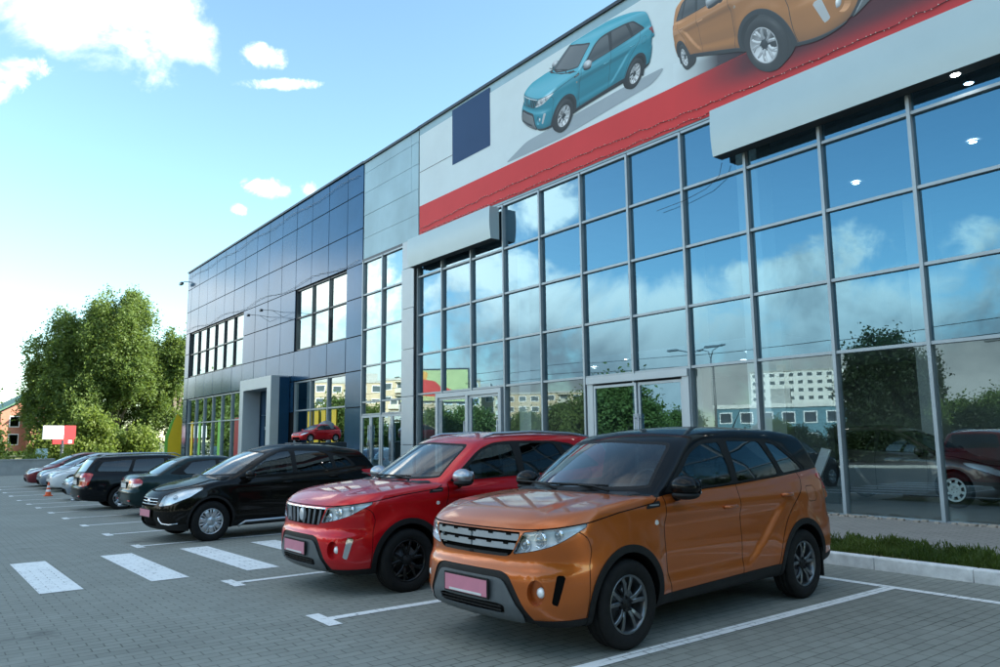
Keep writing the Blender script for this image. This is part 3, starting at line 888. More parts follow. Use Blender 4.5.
HATCH.update(
    L=4.15, wheels=(.84, 3.40), wr=.315, h=.034, dash_x=1.0, belt=.96, ws_top=1.85, roof_z=1.38, half=.86, mirror=(1.40, .94, .99),
    body=dict(nose=[(.12,.26),(.2,.12),(.3,.05),(.45,.03),(.55,.04),(.65,.08),(.74,.16),(.9,.45)],
        tail=[(.2,4.0),(.35,4.10),(.55,4.15),(.8,4.13),(.95,4.10),(1.1,4.0)],
        hood=[(0,.62),(.1,.70),(.3,.775),(.7,.86),(1.05,.925),(1.4,.945),(2.3,.985),(3.3,1.03),(3.9,1.06),(4.2,1.04)],
        wx=[(0,.74),(.3,.825),(.84,.855),(1.4,.85),(2.2,.85),(3.0,.855),(3.4,.858),(3.9,.83),(4.2,.76)],
        wz=[(.12,-.10),(.22,-.06),(.32,-.03),(.42,-.008),(.55,0),(.7,-.006),(.8,-.018),(.9,-.04),(1.0,-.08),(1.2,-.16)],
        bot=[(0,.17),(.5,.17),(1.3,.17),(2.9,.18),(3.8,.22),(4.2,.30)],
        roof=[(.9,1.20),(1.6,1.36),(2.0,1.44),(2.5,1.475),(3.1,1.455),(3.8,1.37),(4.2,1.31)],
        gw=[(.75,.82),(.95,.78),(1.1,.745),(1.3,.66),(1.45,.575),(1.6,.49)],
        wsx=[(.75,.48),(.9,.83),(1.0,1.03),(1.2,1.44),(1.35,1.82),(1.45,2.15)],
        rwx=[(.75,4.3),(1.0,4.12),(1.15,4.0),(1.35,3.78),(1.5,3.5)], rec_top=.78, rec_bot=.34),
    windows=[('front_window', 'side_glass', [(1.35,.955),(2.30,.99),(2.28,1.35),(2.08,1.335),(1.82,1.24)]),
             ('rear_window', 'dark_glass', [(2.38,.993),(3.12,1.03),(3.04,1.27),(2.86,1.34),(2.38,1.355)]),
             ('quarter_window', 'dark_glass', [(3.19,1.035),(3.52,1.06),(3.40,1.18),(3.14,1.27)])],
    frame=[(1.24,.935),(2.3,.97),(3.2,1.012),(3.62,1.05),(3.45,1.21),(3.06,1.31),(2.86,1.365),(2.24,1.378),(2.04,1.36),(1.76,1.24)],
    screen=[(-.8,.945),(0,.945),(.60,.965),(.68,.985),(.67,1.01),(.565,1.295),(.52,1.33),(0,1.36),(-.8,1.36)],
    rear=[(-.8,1.04),(.56,1.05),(.60,1.08),(.48,1.28),(.42,1.30),(-.8,1.31)],
    hood=[(-.2,.69),(.10,.70),(.45,.785),(.9,.88),(1.2,.92),(1.25,1.2),(-.2,1.2)],
    light=[(.55,.55),(.84,.575),(1.40,.72),(1.50,.785),(1.40,.79),(1.00,.745),(.66,.65)],
    grille=[(-.6,.645),(.48,.635),(.42,.555),(.38,.535),(-.6,.535)],
    intake=[(-.6,.40),(.42,.40),(.55,.30),(.52,.22),(-.6,.21)],
    tail=[(.64,.80),(.90,.79),(1.10,.88),(1.08,.95),(.72,.97)],
    sill=.22, cladding=False, doors=(1.30, 2.34, 3.28, 2.92), handles=((2.18,.82),(3.10,.865)),
)
WAGON = dict(HATCH)
WAGON.update(
    L=4.57, wheels=(.93, 3.53), wr=.318, h=.030, roof_z=1.38, half=.87, mirror=(1.50, .95, 1.0), dash_x=1.1,
    body=dict(nose=[(.12,.26),(.2,.12),(.3,.05),(.45,.03),(.55,.04),(.68,.08),(.76,.16),(.9,.45)],
        tail=[(.2,4.42),(.33,4.53),(.45,4.57),(.60,4.57),(.66,4.53),(.8,4.51),(1.0,4.47),(1.15,4.38)],
        hood=[(0,.64),(.1,.72),(.3,.80),(.7,.88),(1.1,.935),(1.5,.95),(2.3,.98),(3.3,1.01),(4.2,1.03),(4.6,1.01)],
        wx=[(0,.74),(.3,.825),(.93,.86),(1.4,.858),(2.2,.858),(3.1,.862),(3.53,.868),(4.1,.85),(4.57,.79)],
        wz=[(.12,-.10),(.22,-.06),(.32,-.03),(.42,-.008),(.55,0),(.7,-.006),(.8,-.018),(.9,-.04),(1.0,-.08),(1.2,-.16)],
        bot=[(0,.17),(.5,.17),(1.3,.17),(2.9,.18),(4.0,.24),(4.57,.30)],
        roof=[(.9,1.20),(1.7,1.37),(2.1,1.44),(2.6,1.468),(3.4,1.46),(4.2,1.42),(4.6,1.39)],
        gw=[(.75,.83),(.95,.795),(1.1,.76),(1.3,.68),(1.45,.60),(1.6,.52)],
        wsx=[(.75,.55),(.9,.90),(1.0,1.10),(1.2,1.50),(1.35,1.86),(1.45,2.2)],
        rwx=[(.75,4.62),(1.0,4.49),(1.15,4.39),(1.35,4.22),(1.5,4.05)], rwc=.08, ep1=.05, ep2=.10, rec_top=.78, rec_bot=.34),
    windows=[('front_window', 'side_glass', [(1.45,.955),(2.38,.985),(2.36,1.35),(2.14,1.335),(1.90,1.25)]),
             ('rear_window', 'dark_glass', [(2.46,.988),(3.28,1.01),(3.18,1.335),(2.46,1.352)]),
             ('quarter_window', 'dark_glass', [(3.38,1.013),(4.10,1.035),(4.12,1.07),(3.98,1.28),(3.26,1.333)])],
    frame=[(1.34,.935),(2.4,.966),(3.3,.992),(4.22,1.02),(4.10,1.27),(3.95,1.325),(3.2,1.362),(2.3,1.373),(2.1,1.36),(1.84,1.25)],
    rear=[(-.8,1.03),(.60,1.035),(.66,1.06),(.56,1.30),(.50,1.325),(-.8,1.335)],
    tail=[(.56,.66),(.86,.64),(1.06,.70),(1.12,.96),(.95,1.0),(.62,.985)], tail2=[(.58,.78),(.90,.78),(.90,.88),(.58,.88)],
    doors=(1.42, 2.42, 3.40, 3.02), handles=((2.26,.82),(3.22,.845)),
)
SEDAN = dict(WAGON)
SEDAN.update(
    L=4.35, wheels=(.84, 3.38), wr=.305, roof_z=1.35, half=.85, mirror=(1.45, .93, .98), dash_x=1.0,
    body=dict(nose=[(.12,.26),(.2,.12),(.3,.05),(.45,.03),(.55,.04),(.65,.08),(.74,.16),(.9,.45)],
        tail=[(.2,4.20),(.33,4.31),(.45,4.35),(.58,4.35),(.66,4.31),(.8,4.28),(.95,4.22),(1.1,4.1)],
        hood=[(0,.62),(.1,.70),(.3,.775),(.7,.86),(1.05,.915),(1.4,.93),(2.3,.95),(3.2,.985),(3.7,1.005),(4.1,.995),(4.35,.96)],
        wx=[(0,.74),(.3,.815),(.84,.845),(1.4,.842),(2.2,.842),(3.0,.845),(3.4,.848),(3.9,.83),(4.35,.76)],
        wz=[(.12,-.10),(.22,-.06),(.32,-.03),(.42,-.008),(.55,0),(.7,-.006),(.8,-.018),(.9,-.04),(1.0,-.08),(1.2,-.16)],
        bot=[(0,.17),(.5,.17),(1.3,.17),(2.9,.18),(3.9,.24),(4.35,.30)],
        roof=[(.9,1.18),(1.6,1.34),(2.0,1.405),(2.4,1.43),(2.9,1.41),(3.4,1.30),(3.9,1.10),(4.35,.9)],
        gw=[(.75,.81),(.95,.775),(1.1,.735),(1.3,.65),(1.45,.565),(1.6,.48)],
        wsx=[(.75,.48),(.9,.83),(1.0,1.03),(1.2,1.44),(1.35,1.80),(1.45,2.1)],
        rwx=[(.75,4.15),(.98,3.80),(1.1,3.61),(1.25,3.36),(1.4,3.05)], rwc=.10, rws=.6, rec_top=.78, rec_bot=.34, ep1=.06, ep2=.14),
    windows=[('front_window', 'side_glass', [(1.38,.94),(2.26,.965),(2.24,1.32),(2.05,1.31),(1.82,1.22)]),
             ('rear_window', 'dark_glass', [(2.34,.968),(3.05,.99),(3.12,1.06),(2.90,1.27),(2.34,1.322)])],
    frame=[(1.26,.92),(2.3,.945),(3.2,.972),(3.45,1.0),(3.0,1.28),(2.8,1.325),(2.24,1.343),(2.02,1.33),(1.76,1.22)],
    rear=[(-.8,1.0),(.58,1.01),(.62,1.04),(.50,1.29),(.44,1.31),(-.8,1.32)],
    tail=[(.46,.72),(.84,.71),(1.08,.76),(1.09,.86),(.98,.905),(.46,.905)], tail2=[(.40,.70),(1.15,.70),(1.15,.79),(.40,.795)],
    doors=(1.32, 2.30, 3.22, 2.88), handles=((2.14,.81),(3.04,.835)),
)

def make_car(name, sp, label, group, paint_, rim, rimmat, loc, rz, sc=.95, rear_plate='plate_white', front_plate='plate_white', detail=True, rails=None, mirrorcap=None, cat='car', key=None):
    key = key or id(sp)
    F = Body(wheels=sp['wheels'], wr=sp['wr'], **sp['body'])
    L = sp['L']; off = (-L/2, 0, 0)
    if key not in SKINS:
        S = Skin(F, (-.12, 0, .08), (L+.12, 1.0, 1.70), sp['h'])
        X = lambda P: P[:, 0]; Y = lambda P: np.abs(P[:, 1]); Z = lambda P: P[:, 2]
        side = lambda pts: (lambda P: sdpoly(pts, X(P), Z(P)))
        front = lambda pts: (lambda P: sdpoly(pts, Y(P), Z(P)))
        fw = lambda pts: (lambda P: sdpoly(pts, Y(P)+X(P), Z(P)))
        rw = lambda pts: (lambda P: sdpoly(pts, Y(P)+(L-X(P)), Z(P)))
        r0 = sp['wr']
        for nw, wc in enumerate(sp['wheels']): S.region('well%d' % nw, lambda P, wc=wc: np.hypot(X(P)-wc, Z(P)-r0-.01)-(r0+.040), lambda P: Y(P) > .5)
        if sp['cladding']:
            for nw, wc in enumerate(sp['wheels']): S.region('arch%d' % nw, lambda P, wc=wc: np.hypot(X(P)-wc, Z(P)-r0-.01)-(r0+.075), lambda P: Y(P) > .6)
        zb = sp['belt']-.06
        wsm = lambda P: (X(P) > .75) & (X(P) < 2.35) & (Z(P) > zb-.06) & (X(P) < F.wsx(Z(P))+F.wsc*(Y(P)/.7)**2+.08)
        ws = rnd(sp['screen'], .03)
        S.region('windscreen', lambda P: front(ws)(P)+.02, wsm); S.region('screen_seal', front(ws), wsm)
        gm = lambda P: (Y(P) > .45) & (Z(P) > zb-.03) & (X(P) > 1.1) & (X(P) > F.wsx(Z(P))-.1)
        for nm, gl, pl in sp['windows']: S.region(nm, side(rnd(pl, .03)), gm)
        S.region('window_frame', side(rnd(sp['frame'], .04)), gm)
        rrm = lambda P: (X(P) > F.rwx(Z(P))-F.rwc*(Y(P)/.7)**2-.10) & (Z(P) > zb-.05) & (X(P) > 2.4)
        S.region('rear_screen', front(rnd(sp['rear'], .04)), rrm)
        S.band('gap', side(sp['hood']), .004, 'bonnet', lambda P: (X(P) < 1.26))
        fm = lambda P: X(P) < 1.0
        hl = rnd(sp['light'], .02)
        S.region('headlight', fw(hl), fm)
        S.region('grille', fw(rnd(sp['grille'], .03)), lambda P: X(P) < .6)
        S.region('intake', fw(rnd(sp['intake'], .03)), lambda P: X(P) < .6)
        if 'tail2' in sp: S.region('tail_clear', lambda P: np.maximum(rw(sp['tail2'])(P), rw(rnd(sp['tail'], .03))(P)), lambda P: X(P) > L-.9)
        S.region('tail_light', rw(rnd(sp['tail'], .03)), lambda P: X(P) > L-.9)
        sl = sp['sill']
        S.region('sill', side([(-.3,sl),(1.3,sl+.02),(2.95,sl+.04),(L-.5,sl+.06),(L+.3,sl+.12),(L+.3,-.1),(-.3,-.1)]))
        a, b, c, d = sp['doors']; zt = 1.2; zl = sl+.035
        d1 = rnd([(a+.05,zl),(a,zl+.3),(a+.04,zt),(b,zt),(b,zl)], [.03,.1,0,0,.03])
        d2 = rnd([(b,zl),(b,zt),(c+.08,zt),(c,.92),(d+.14,.62),(d,zl)], [.03,0,0,.1,.1,.03])
        dm = lambda P: Y(P) > .55
        S.band('gap', side(d1), .004, 'front_door', dm); S.band('gap', side(d2), .004, 'rear_door', dm)
        S.band('gap', front([(-.8,.55),(.62,.55),(.70,.80),(.66,1.1),(-.8,1.1)]), .004, 'tailgate', lambda P: (X(P) > L-.55))
        S.done(); SKINS[key] = S
    S = SKINS[key]
    car = thing(name, label, cat, loc, rz, group); car.scale = sc if isinstance(sc, tuple) else (sc, sc, sc)
    pm = M[paint_]
    S.mesh('body', [None, 'gap'], [pm, M['gap']], car, slots={'gap': 1}, off=off)
    S.mesh('bonnet', ['bonnet'], pm, car, off=off); S.mesh('tailgate', ['tailgate'], pm, car, off=off)
    S.mesh('windscreen', ['windscreen'], M['windscreen'], car, off=off); S.mesh('windscreen_seal', ['screen_seal'], M['plastic'], car, off=off)
    S.mesh('rear_screen', ['rear_screen'], M['dark_glass'], car, push=-.004, off=off)
    S.mesh('sill_cladding', ['sill'], M['plastic'] if sp['cladding'] else pm, car, off=off)
    if sp['cladding']:
        for sd in (-1, 1):
            MB().tube([(1.33+off[0], sd*.845, .215), (1.45+off[0], sd*.872, .285), (2.85+off[0], sd*.874, .300), (2.98+off[0], sd*.85, .24)], .022, 8).build('sill_strip', M['satin_silver'], car)
    g = S.mesh('grille', ['grille'], M['gap'], car, vec=(.04, 0, 0), off=off)
    S.mesh('air_intake', ['intake'], M['gap'], car, vec=(.04, 0, 0), off=off)
    gz0, gz1 = sp['grille'][-1][1], sp['grille'][0][1]
    smx = sp['grille'][1][0]
    for q in (.25, .55, .85):
        z = gz0*(1-q)+gz1*q; m = MB()
        pts = [frontXY(F, abs(s_), z) for s_ in np.linspace(0, smx*.93, 8)]
        full = [(x+.008+off[0], -y, z) for x, y in reversed(pts)] + [(x+.008+off[0], y, z) for x, y in pts[1:]]
        m.tube(full, .011, 6).build('grille_bar', M['chrome'] if q == .55 else M['satin_silver'], g)
    x0, _ = frontXY(F, 0, (gz0+gz1)/2)
    MB().lathe([(.001, -.012), (.045, -.010), (.055, .004)], 20, 0, 'x', (x0+off[0], 0, (gz0+gz1)/2)).build('badge', M['chrome'], g)
    for sd in (-1, 1):
        for nw in '01':
            S.mesh('wheel_well', ['well'+nw], M['gap'], car, side=sd, vec=(0, -.28, 0), off=off)
            S.mesh('arch_trim', ['arch'+nw], M['plastic'], car, side=sd, push=.008, off=off)
        S.mesh('window_frame', ['window_frame'], M['plastic'], car, side=sd, off=off)
        for nm, gl, pl in sp['windows']: S.mesh(nm, [nm], M[gl], car, side=sd, push=-.005, off=off)
        for lb, (hx, hz) in zip(('front_door', 'rear_door'), sp['handles']):
            dr = S.mesh(lb, [lb], pm, car, side=sd, off=off)
            if detail and dr: handle(dr, hx+off[0], sd*(sideY(F, hx, hz)-.004), hz, pm, -.03)
        h = S.mesh('headlight', ['headlight'], M['lamp_bowl'], car, side=sd, vec=(.05, -.03, 0), off=off)
        if h:
            S.mesh('lamp_cover', ['headlight'], M['lamp_lens'], h, side=sd, skirt=False, push=-.001, off=off)
            if detail:
                lx = sp['light']; cs = (lx[0][0]+lx[2][0])/2; cz = (lx[1][1]+lx[-2][1])/2
                px, py = frontXY(F, cs, cz-.01)
                MB().ball((px+.06+off[0], sd*(py-.035), cz-.01), .045, 8).build('projector', M['bulb'], h)
        S.mesh('tail_light', ['tail_light'], M['tail_red'], car, side=sd, push=.004, off=off)
        S.mesh('tail_lamp_reflector', ['tail_clear'], M['tail_clear'], car, side=sd, push=.004, off=off)
    iz = sp['intake'][0][1]
    if sp['cladding']:
        for sd in (-1, 1):
            pts = []
            for s_, z_ in ((.58, .415), (.62, .36), (.70, .315), (.90, .305), (1.12, .325)):
                px, py = frontXY(F, s_, z_); pts.append((px-.004+off[0], sd*py, z_))
            MB().tube(pts, [.010, .013, .013, .012, .007], 6).build('bumper_trim', M['chrome'], car)
            MB().prism([(.72, .335), (1.05, .345), (.98, .40), (.78, .40)], 0, .01, 'yz')
    x0, _ = frontXY(F, 0, iz+.07)
    if front_plate: plate(car, (x0-(.045 if sp['cladding'] else .012), iz+.07), M[front_plate], off)
    if rear_plate:
        zz = .74 if sp is not CROSS else .80
        v = np.array([[x, 0, zz] for x in np.linspace(L-.3, L+.1, 400)]); ins = np.where(F(v) < 0)[0]
        plate(car, (v[ins[-1]][0]+.012, zz), M[rear_plate], off)
        MB().tube([(L-.05+off[0], -.55, .235), (L-.28+off[0], -.55, .235)], .035, 10).build('exhaust', M['satin_silver'], car)
        MB().bbox(v[ins[-1]][0]+.012+off[0], 0, zz+.085, .03, .5, .03, .008).build('tailgate_trim', M['chrome'], car)
        for sd in (-1, 1): MB().bbox(L-.045+off[0], sd*.60, .40, .03, .16, .035, .008).build('reflector', M['tail_red'], car)
    mirror_pair(car, sp['mirror'], mirrorcap or paint_, off, .95)
    if detail: cabin(car, sp, off)
    if rails:
        for sd in (-1, 1):
            MB().tube([(2.0+off[0], sd*.57, 1.40), (2.15+off[0], sd*.57, 1.475), (3.0+off[0], sd*.565, 1.492), (3.9+off[0], sd*.55, 1.462), (4.05+off[0], sd*.54, 1.39)], .015, 8).build('roof_rail', M[rails], car)
    add_wheels(car, rim, rimmat, sp['wheels'], sp['half'], sp['wr'], .205, .205, 'plastic' if rimmat != 'silver_alloy' else 'satin_silver', off[0])
    return car
# ---------------------------------------------------------------- setting materials
def gz(x):
    """the lot falls away gently towards the far end"""
    return 0.0 if x > -7 else -.016*(min(-x, 30.0)-7)

def paver_mat(name, c1, c2, mortar, sx=.2, sy=.1, rot=90, stain=.5):
    n = NT(name); n.set(Roughness=.82, Specular_IOR_Level=.35)
    oc = n.coord()
    mp = n.new('ShaderNodeMapping'); mp.inputs['Rotation'].default_value = (0, 0, R(rot)); n.link(oc, mp.inputs[0])
    b = n.new('ShaderNodeTexBrick'); b.offset = .5
    for k, v in (('Scale', 1.0), ('Brick Width', sx), ('Row Height', sy), ('Mortar Size', .006), ('Mortar Smooth', .5), ('Bias', 0.0)): b.inputs[k].default_value = v
    b.inputs['Color1'].default_value = (*c1, 1); b.inputs['Color2'].default_value = (*c2, 1); b.inputs['Mortar'].default_value = (*mortar, 1)
    # wobble the courses a little so that the joints are not ruled lines
    ns = n.new('ShaderNodeTexNoise'); ns.inputs['Scale'].default_value = 2.2; n.link(mp.outputs[0], ns.inputs['Vector'])
    va = n.new('ShaderNodeVectorMath', operation='MULTIPLY_ADD'); n.link(ns.outputs['Color'], va.inputs[0]); va.inputs[1].default_value = (.02, .02, 0); n.link(mp.outputs[0], va.inputs[2])
    n.link(va.outputs[0], b.inputs['Vector'])
    big = n.noise(.35, 6, .62, oc); fine = n.noise(26, 5, .7, oc); mid = n.noise(2.3, 6, .65, oc)
    c = n.mix(n.math('MULTIPLY', n.ramp(big, [(.35, (0,0,0)), (.65, (1,1,1))]), stain*.5), b.outputs['Color'], tuple(q*.62 for q in c1))
    c = n.mix(n.math('MULTIPLY', n.ramp(mid, [(.50, (0,0,0)), (.75, (1,1,1))]), stain*.6), c, tuple(q*1.35 for q in c2))
    c = n.mix(n.math('MULTIPLY', n.ramp(fine, [(.55, (0,0,0)), (.80, (1,1,1))]), .35), c, tuple(q*.5 for q in c1))
    sp = n.noise(9, 6, .75, oc)
    c = n.mix(n.math('MULTIPLY', n.ramp(sp, [(.66, (0,0,0)), (.72, (1,1,1))]), .55), c, (.035, .038, .022))
    n.link(c, n.b.inputs['Base Color'])
    jm = n.ramp(n.noise(.9, 5, .65, oc), [(.40, (.25, .25, .25)), (.66, (1, 1, 1))])
    c = n.mix(n.math('MULTIPLY', n.math('MULTIPLY', b.outputs['Fac'], n.ramp(n.noise(.55, 5, .7, oc), [(.50, (0,0,0)), (.64, (1,1,1))])), .75), c, (.045, .05, .035))
    # oil drips and tyre scuffs
    vo = n.new('ShaderNodeTexVoronoi'); vo.inputs['Scale'].default_value = .55; n.link(oc, vo.inputs['Vector'])
    dv = n.math('ADD', vo.outputs['Distance'], n.math('MULTIPLY', n.math('SUBTRACT', n.noise(6, 5, .65, oc), .5), .35))
    oil = n.ramp(dv, [(.03, (1,1,1)), (.13, (0,0,0))])
    c = n.mix(n.math('MULTIPLY', oil, .55), c, (.06, .06, .058))
    ms = n.new('ShaderNodeMapping'); ms.inputs['Scale'].default_value = (3.2, .10, 1); ms.inputs['Rotation'].default_value = (0, 0, .12); n.link(oc, ms.inputs[0])
    scf = n.ramp(n.noise(1.6, 4, .6, ms.outputs[0]), [(.60, (0,0,0)), (.72, (1,1,1))])
    c = n.mix(n.math('MULTIPLY', scf, .22), c, (.10, .10, .095))
    n.link(c, n.b.inputs['Base Color'])
    h = n.math('SUBTRACT', n.math('MULTIPLY', fine, .35), n.math('MULTIPLY', b.outputs['Fac'], jm))
    n.bump(h, .28, .006)
    return n.m

def worn_paint(name):
    """road paint over paving: the joints and wear show through as gaps"""
    n = NT(name); n.set(Roughness=.7)
    oc = n.coord()
    mp = n.new('ShaderNodeMapping'); mp.inputs['Rotation'].default_value = (0, 0, R(90)); n.link(oc, mp.inputs[0])
    b = n.new('ShaderNodeTexBrick'); b.offset = .5
    for k, v in (('Scale', 1.0), ('Brick Width', .2), ('Row Height', .1), ('Mortar Size', .005), ('Mortar Smooth', .3)): b.inputs[k].default_value = v
    ns = n.new('ShaderNodeTexNoise'); ns.inputs['Scale'].default_value = 2.2; n.link(mp.outputs[0], ns.inputs['Vector'])
    va = n.new('ShaderNodeVectorMath', operation='MULTIPLY_ADD'); n.link(ns.outputs['Color'], va.inputs[0]); va.inputs[1].default_value = (.02, .02, 0); n.link(mp.outputs[0], va.inputs[2])
    n.link(va.outputs[0], b.inputs['Vector'])
    w = n.ramp(n.noise(5, 7, .75, oc), [(.26, (.54, .56, .56)), (.44, (.80, .82, .81))])
    wear = n.ramp(n.noise(17, 6, .7, oc), [(.57, (0,0,0)), (.68, (1,1,1))])
    c = n.mix(n.math('MULTIPLY', wear, .8), w, (.19, .20, .20))
    brk = n.math('MULTIPLY', b.outputs['Fac'], n.ramp(n.noise(1.7, 3, .6, oc), [(.42, (0,0,0)), (.60, (1,1,1))]))
    c = n.mix(n.math('MULTIPLY', brk, .85), c, (.06, .065, .06))
    n.link(c, n.b.inputs['Base Color']); n.bump(n.noise(40, 4, .6, oc), .25, .004)
    return n.m

def foliage(name, a, b, trans=.35):
    n = NT(name); n.set(Roughness=.55, Specular_IOR_Level=.3)
    oi = n.new('ShaderNodeTexNoise'); oi.inputs['Scale'].default_value = 1.1; oi.inputs['Detail'].default_value = 5
    n.link(n.coord(), oi.inputs['Vector'])
    c = n.ramp(oi.outputs['Fac'], [(.32, a), (.68, b)])
    n.link(c, n.b.inputs['Base Color'])
    t = n.new('ShaderNodeBsdfTranslucent'); n.link(n.mix(.5, c, (.25, .35, .03), 'MIX'), t.inputs[0])
    mx = n.new('ShaderNodeMixShader'); mx.inputs[0].default_value = trans
    n.link(n.b.outputs[0], mx.inputs[1]); n.link(t.outputs[0], mx.inputs[2]); n.link(mx.outputs[0], n.out.inputs[0])
    return n.m

M['pavers'] = paver_mat('concrete_pavers', (.226, .238, .212), (.260, .274, .243), (.125, .130, .115))
M['walk'] = paver_mat('sidewalk_pavers', (.27, .265, .245), (.31, .30, .28), (.15, .145, .13), .2, .1, 0, .4)
M['road_paint'] = worn_paint('worn_white_road_paint')
M['asphalt'] = simple('asphalt', (.055, .056, .058), .85, 0, .2, 3, bump=.3)
M['kerb'] = simple('painted_kerb', (.72, .74, .74), .7, 0, .22, 7, bump=.3)
M['concrete'] = simple('concrete', (.36, .37, .36), .8, 0, .12, 2.5, bump=.2)
M['earth'] = simple('grassy_ground', (.10, .115, .045), .9, 0, .35, .8, bump=.3)
M['alu'] = simple('grey_aluminium', (.34, .40, .43), .42, .35, .06, 3)
M['alu_light'] = simple('light_grey_cladding', (.44, .50, .53), .45, .3, .05, 1.2)
M['alu_dark'] = simple('dark_frame', (.05, .06, .07), .4, .4, .1, 3)
M['joint'] = simple('dark_joint', (.012, .013, .015), .9, 0, .1, 3, spec=.1)
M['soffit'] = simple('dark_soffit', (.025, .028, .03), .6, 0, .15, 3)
M['sign_face'] = simple('blank_sign_face', (.42, .54, .57), .35, .1, .04, .7)
M['white_wall'] = simple('white_plaster', (.62, .64, .64), .7, 0, .04, 1)
M['int_floor'] = simple('showroom_floor', (.34, .34, .32), .25, 0, .06, 2)
M['int_wall'] = simple('showroom_wall', (.22, .24, .25), .7, 0, .06, 1)
M['int_ceil'] = simple('showroom_ceiling', (.34, .40, .46), .8, 0, .05, 1)
M['yellow'] = simple('yellow_panel', (.85, .58, .02), .5, 0, .05, 2)
M['flag_green'] = simple('flag_green', (.22, .58, .08), .6, 0, .05, 2)
M['sign_red'] = simple('sign_red', (.34, .008, .014), .5, 0, .06, 2)
M['sign_white'] = simple('sign_white', (.74, .76, .78), .5, 0, .04, 2)
M['cone'] = simple('cone_orange', (.75, .10, .015), .5, 0, .08, 6)
M['steel'] = simple('painted_steel', (.22, .23, .24), .5, .4, .1, 4)
M['wire'] = simple('black_wire', (.02, .02, .02), .6, 0, .1, 10)
M['bulb_glass'] = simple('string_bulb', (.68, .62, .55), .25, 0, .05, 10)

def clad_mat(name, col, metal, rough):
    n = NT(name); n.set(Metallic=metal, Roughness=rough, Specular_IOR_Level=.2)
    oc = n.coord()
    f = n.noise(.6, 4, .55, oc); d = n.noise(7, 6, .7, oc)
    sx = n.new('ShaderNodeMapping'); sx.inputs['Scale'].default_value = (3.0, 3.0, .15); n.link(oc, sx.inputs[0])
    st = n.noise(2.0, 5, .7, sx.outputs[0])
    c = n.ramp(f, [(.3, tuple(q*.88 for q in col)), (.7, tuple(q*1.12 for q in col))])
    c = n.mix(n.math('MULTIPLY', n.ramp(st, [(.5, (0,0,0)), (.8, (1,1,1))]), .12), c, tuple(min(1, q*1.5+.02) for q in col))
    n.link(c, n.b.inputs['Base Color'])
    n.link(n.math('MULTIPLY_ADD', d, .06, rough-.03), n.b.inputs['Roughness'])
    return n.m
M['clad_dark'] = clad_mat('dark_blue_panels', (.024, .085, .170), .45, .15)
M['clad_grey'] = clad_mat('silver_grey_panels', (.30, .43, .48), .3, .45)
M['facade_glass'] = glassy('coated_facade_glass', (.40, .52, .56), .23, 1.0, 2.8, (.34, .72, .98), 0, .02, .45, (.92, .98, 1.0))
M['clear_glass'] = glassy('clear_shop_glass', (.80, .87, .87), .145, 1.0, 3.0, (.62, .88, .98), 0, .02, .45, (.92, .98, 1.0))
M['mirror_coat'] = glassy('mirror_coated_glass', (.25, .34, .36), .46, .88, 3.0, (.62, .76, .79), 0, .04, .45)

def sheet(name, poly, z, mat, kind='structure', label=None):
    m = MB(); m.add([(x, y, (gz(x) if z is None else 0)+(z or 0)) for x, y in poly], [tuple(range(len(poly)))])
    o = m.build(name, mat, fixn=False)
    if kind: o['kind'] = kind
    if label: o['label'] = label
    return o

def sloped(name, x0, x1, y0, y1, dz, mat, kind='structure', nx=None):
    """a strip of ground that follows the fall of the lot"""
    xs = sorted({x0, x1} | {q for q in (-30.0, -7.0) if x0 < q < x1} | set(np.linspace(x0, x1, (nx or 2)).tolist()))
    m = MB(); v = []
    for x in xs: v += [(x, y0, gz(x)+dz), (x, y1, gz(x)+dz)]
    m.add(v, [(2*i, 2*i+2, 2*i+3, 2*i+1) for i in range(len(xs)-1)])
    o = m.build(name, mat, fixn=False)
    if kind: o['kind'] = kind
    return o

# ---------------------------------------------------------------- ground
m = MB(); xs = [-2500, -400, -120, -62, -30, -7, 20, 400, 2500]
v = []
for x in xs: v += [(x, -2500, gz(x)-.02), (x, 2500, gz(x)-.02)]
m.add(v, [(2*i, 2*i+2, 2*i+3, 2*i+1) for i in range(len(xs)-1)]).build('ground', M['earth'], fixn=False, kind='structure')
sloped('parking_lot', -62, 24, -11.5, 8.5, 0, M['pavers'])
sloped('parking_lot', -62, -8.6, 8.5, 13.1, 0, M['pavers'])
sloped('road', -300, 300, -24, -11.65, -.01, M['asphalt'])
kb = MB()
for a, b in ((-300, -30), (-30, -7), (-7, 300)):
    kb.add([(a, -11.65, gz(a)-.05), (b, -11.65, gz(b)-.05), (b, -11.5, gz(b)-.05), (a, -11.5, gz(a)-.05), (a, -11.65, gz(a)+.12), (b, -11.65, gz(b)+.12), (b, -11.5, gz(b)+.12), (a, -11.5, gz(a)+.12)],
           [(0, 1, 5, 4), (4, 5, 6, 7), (2, 3, 7, 6)])
kb.build('road_kerb', M['concrete'], kind='structure')
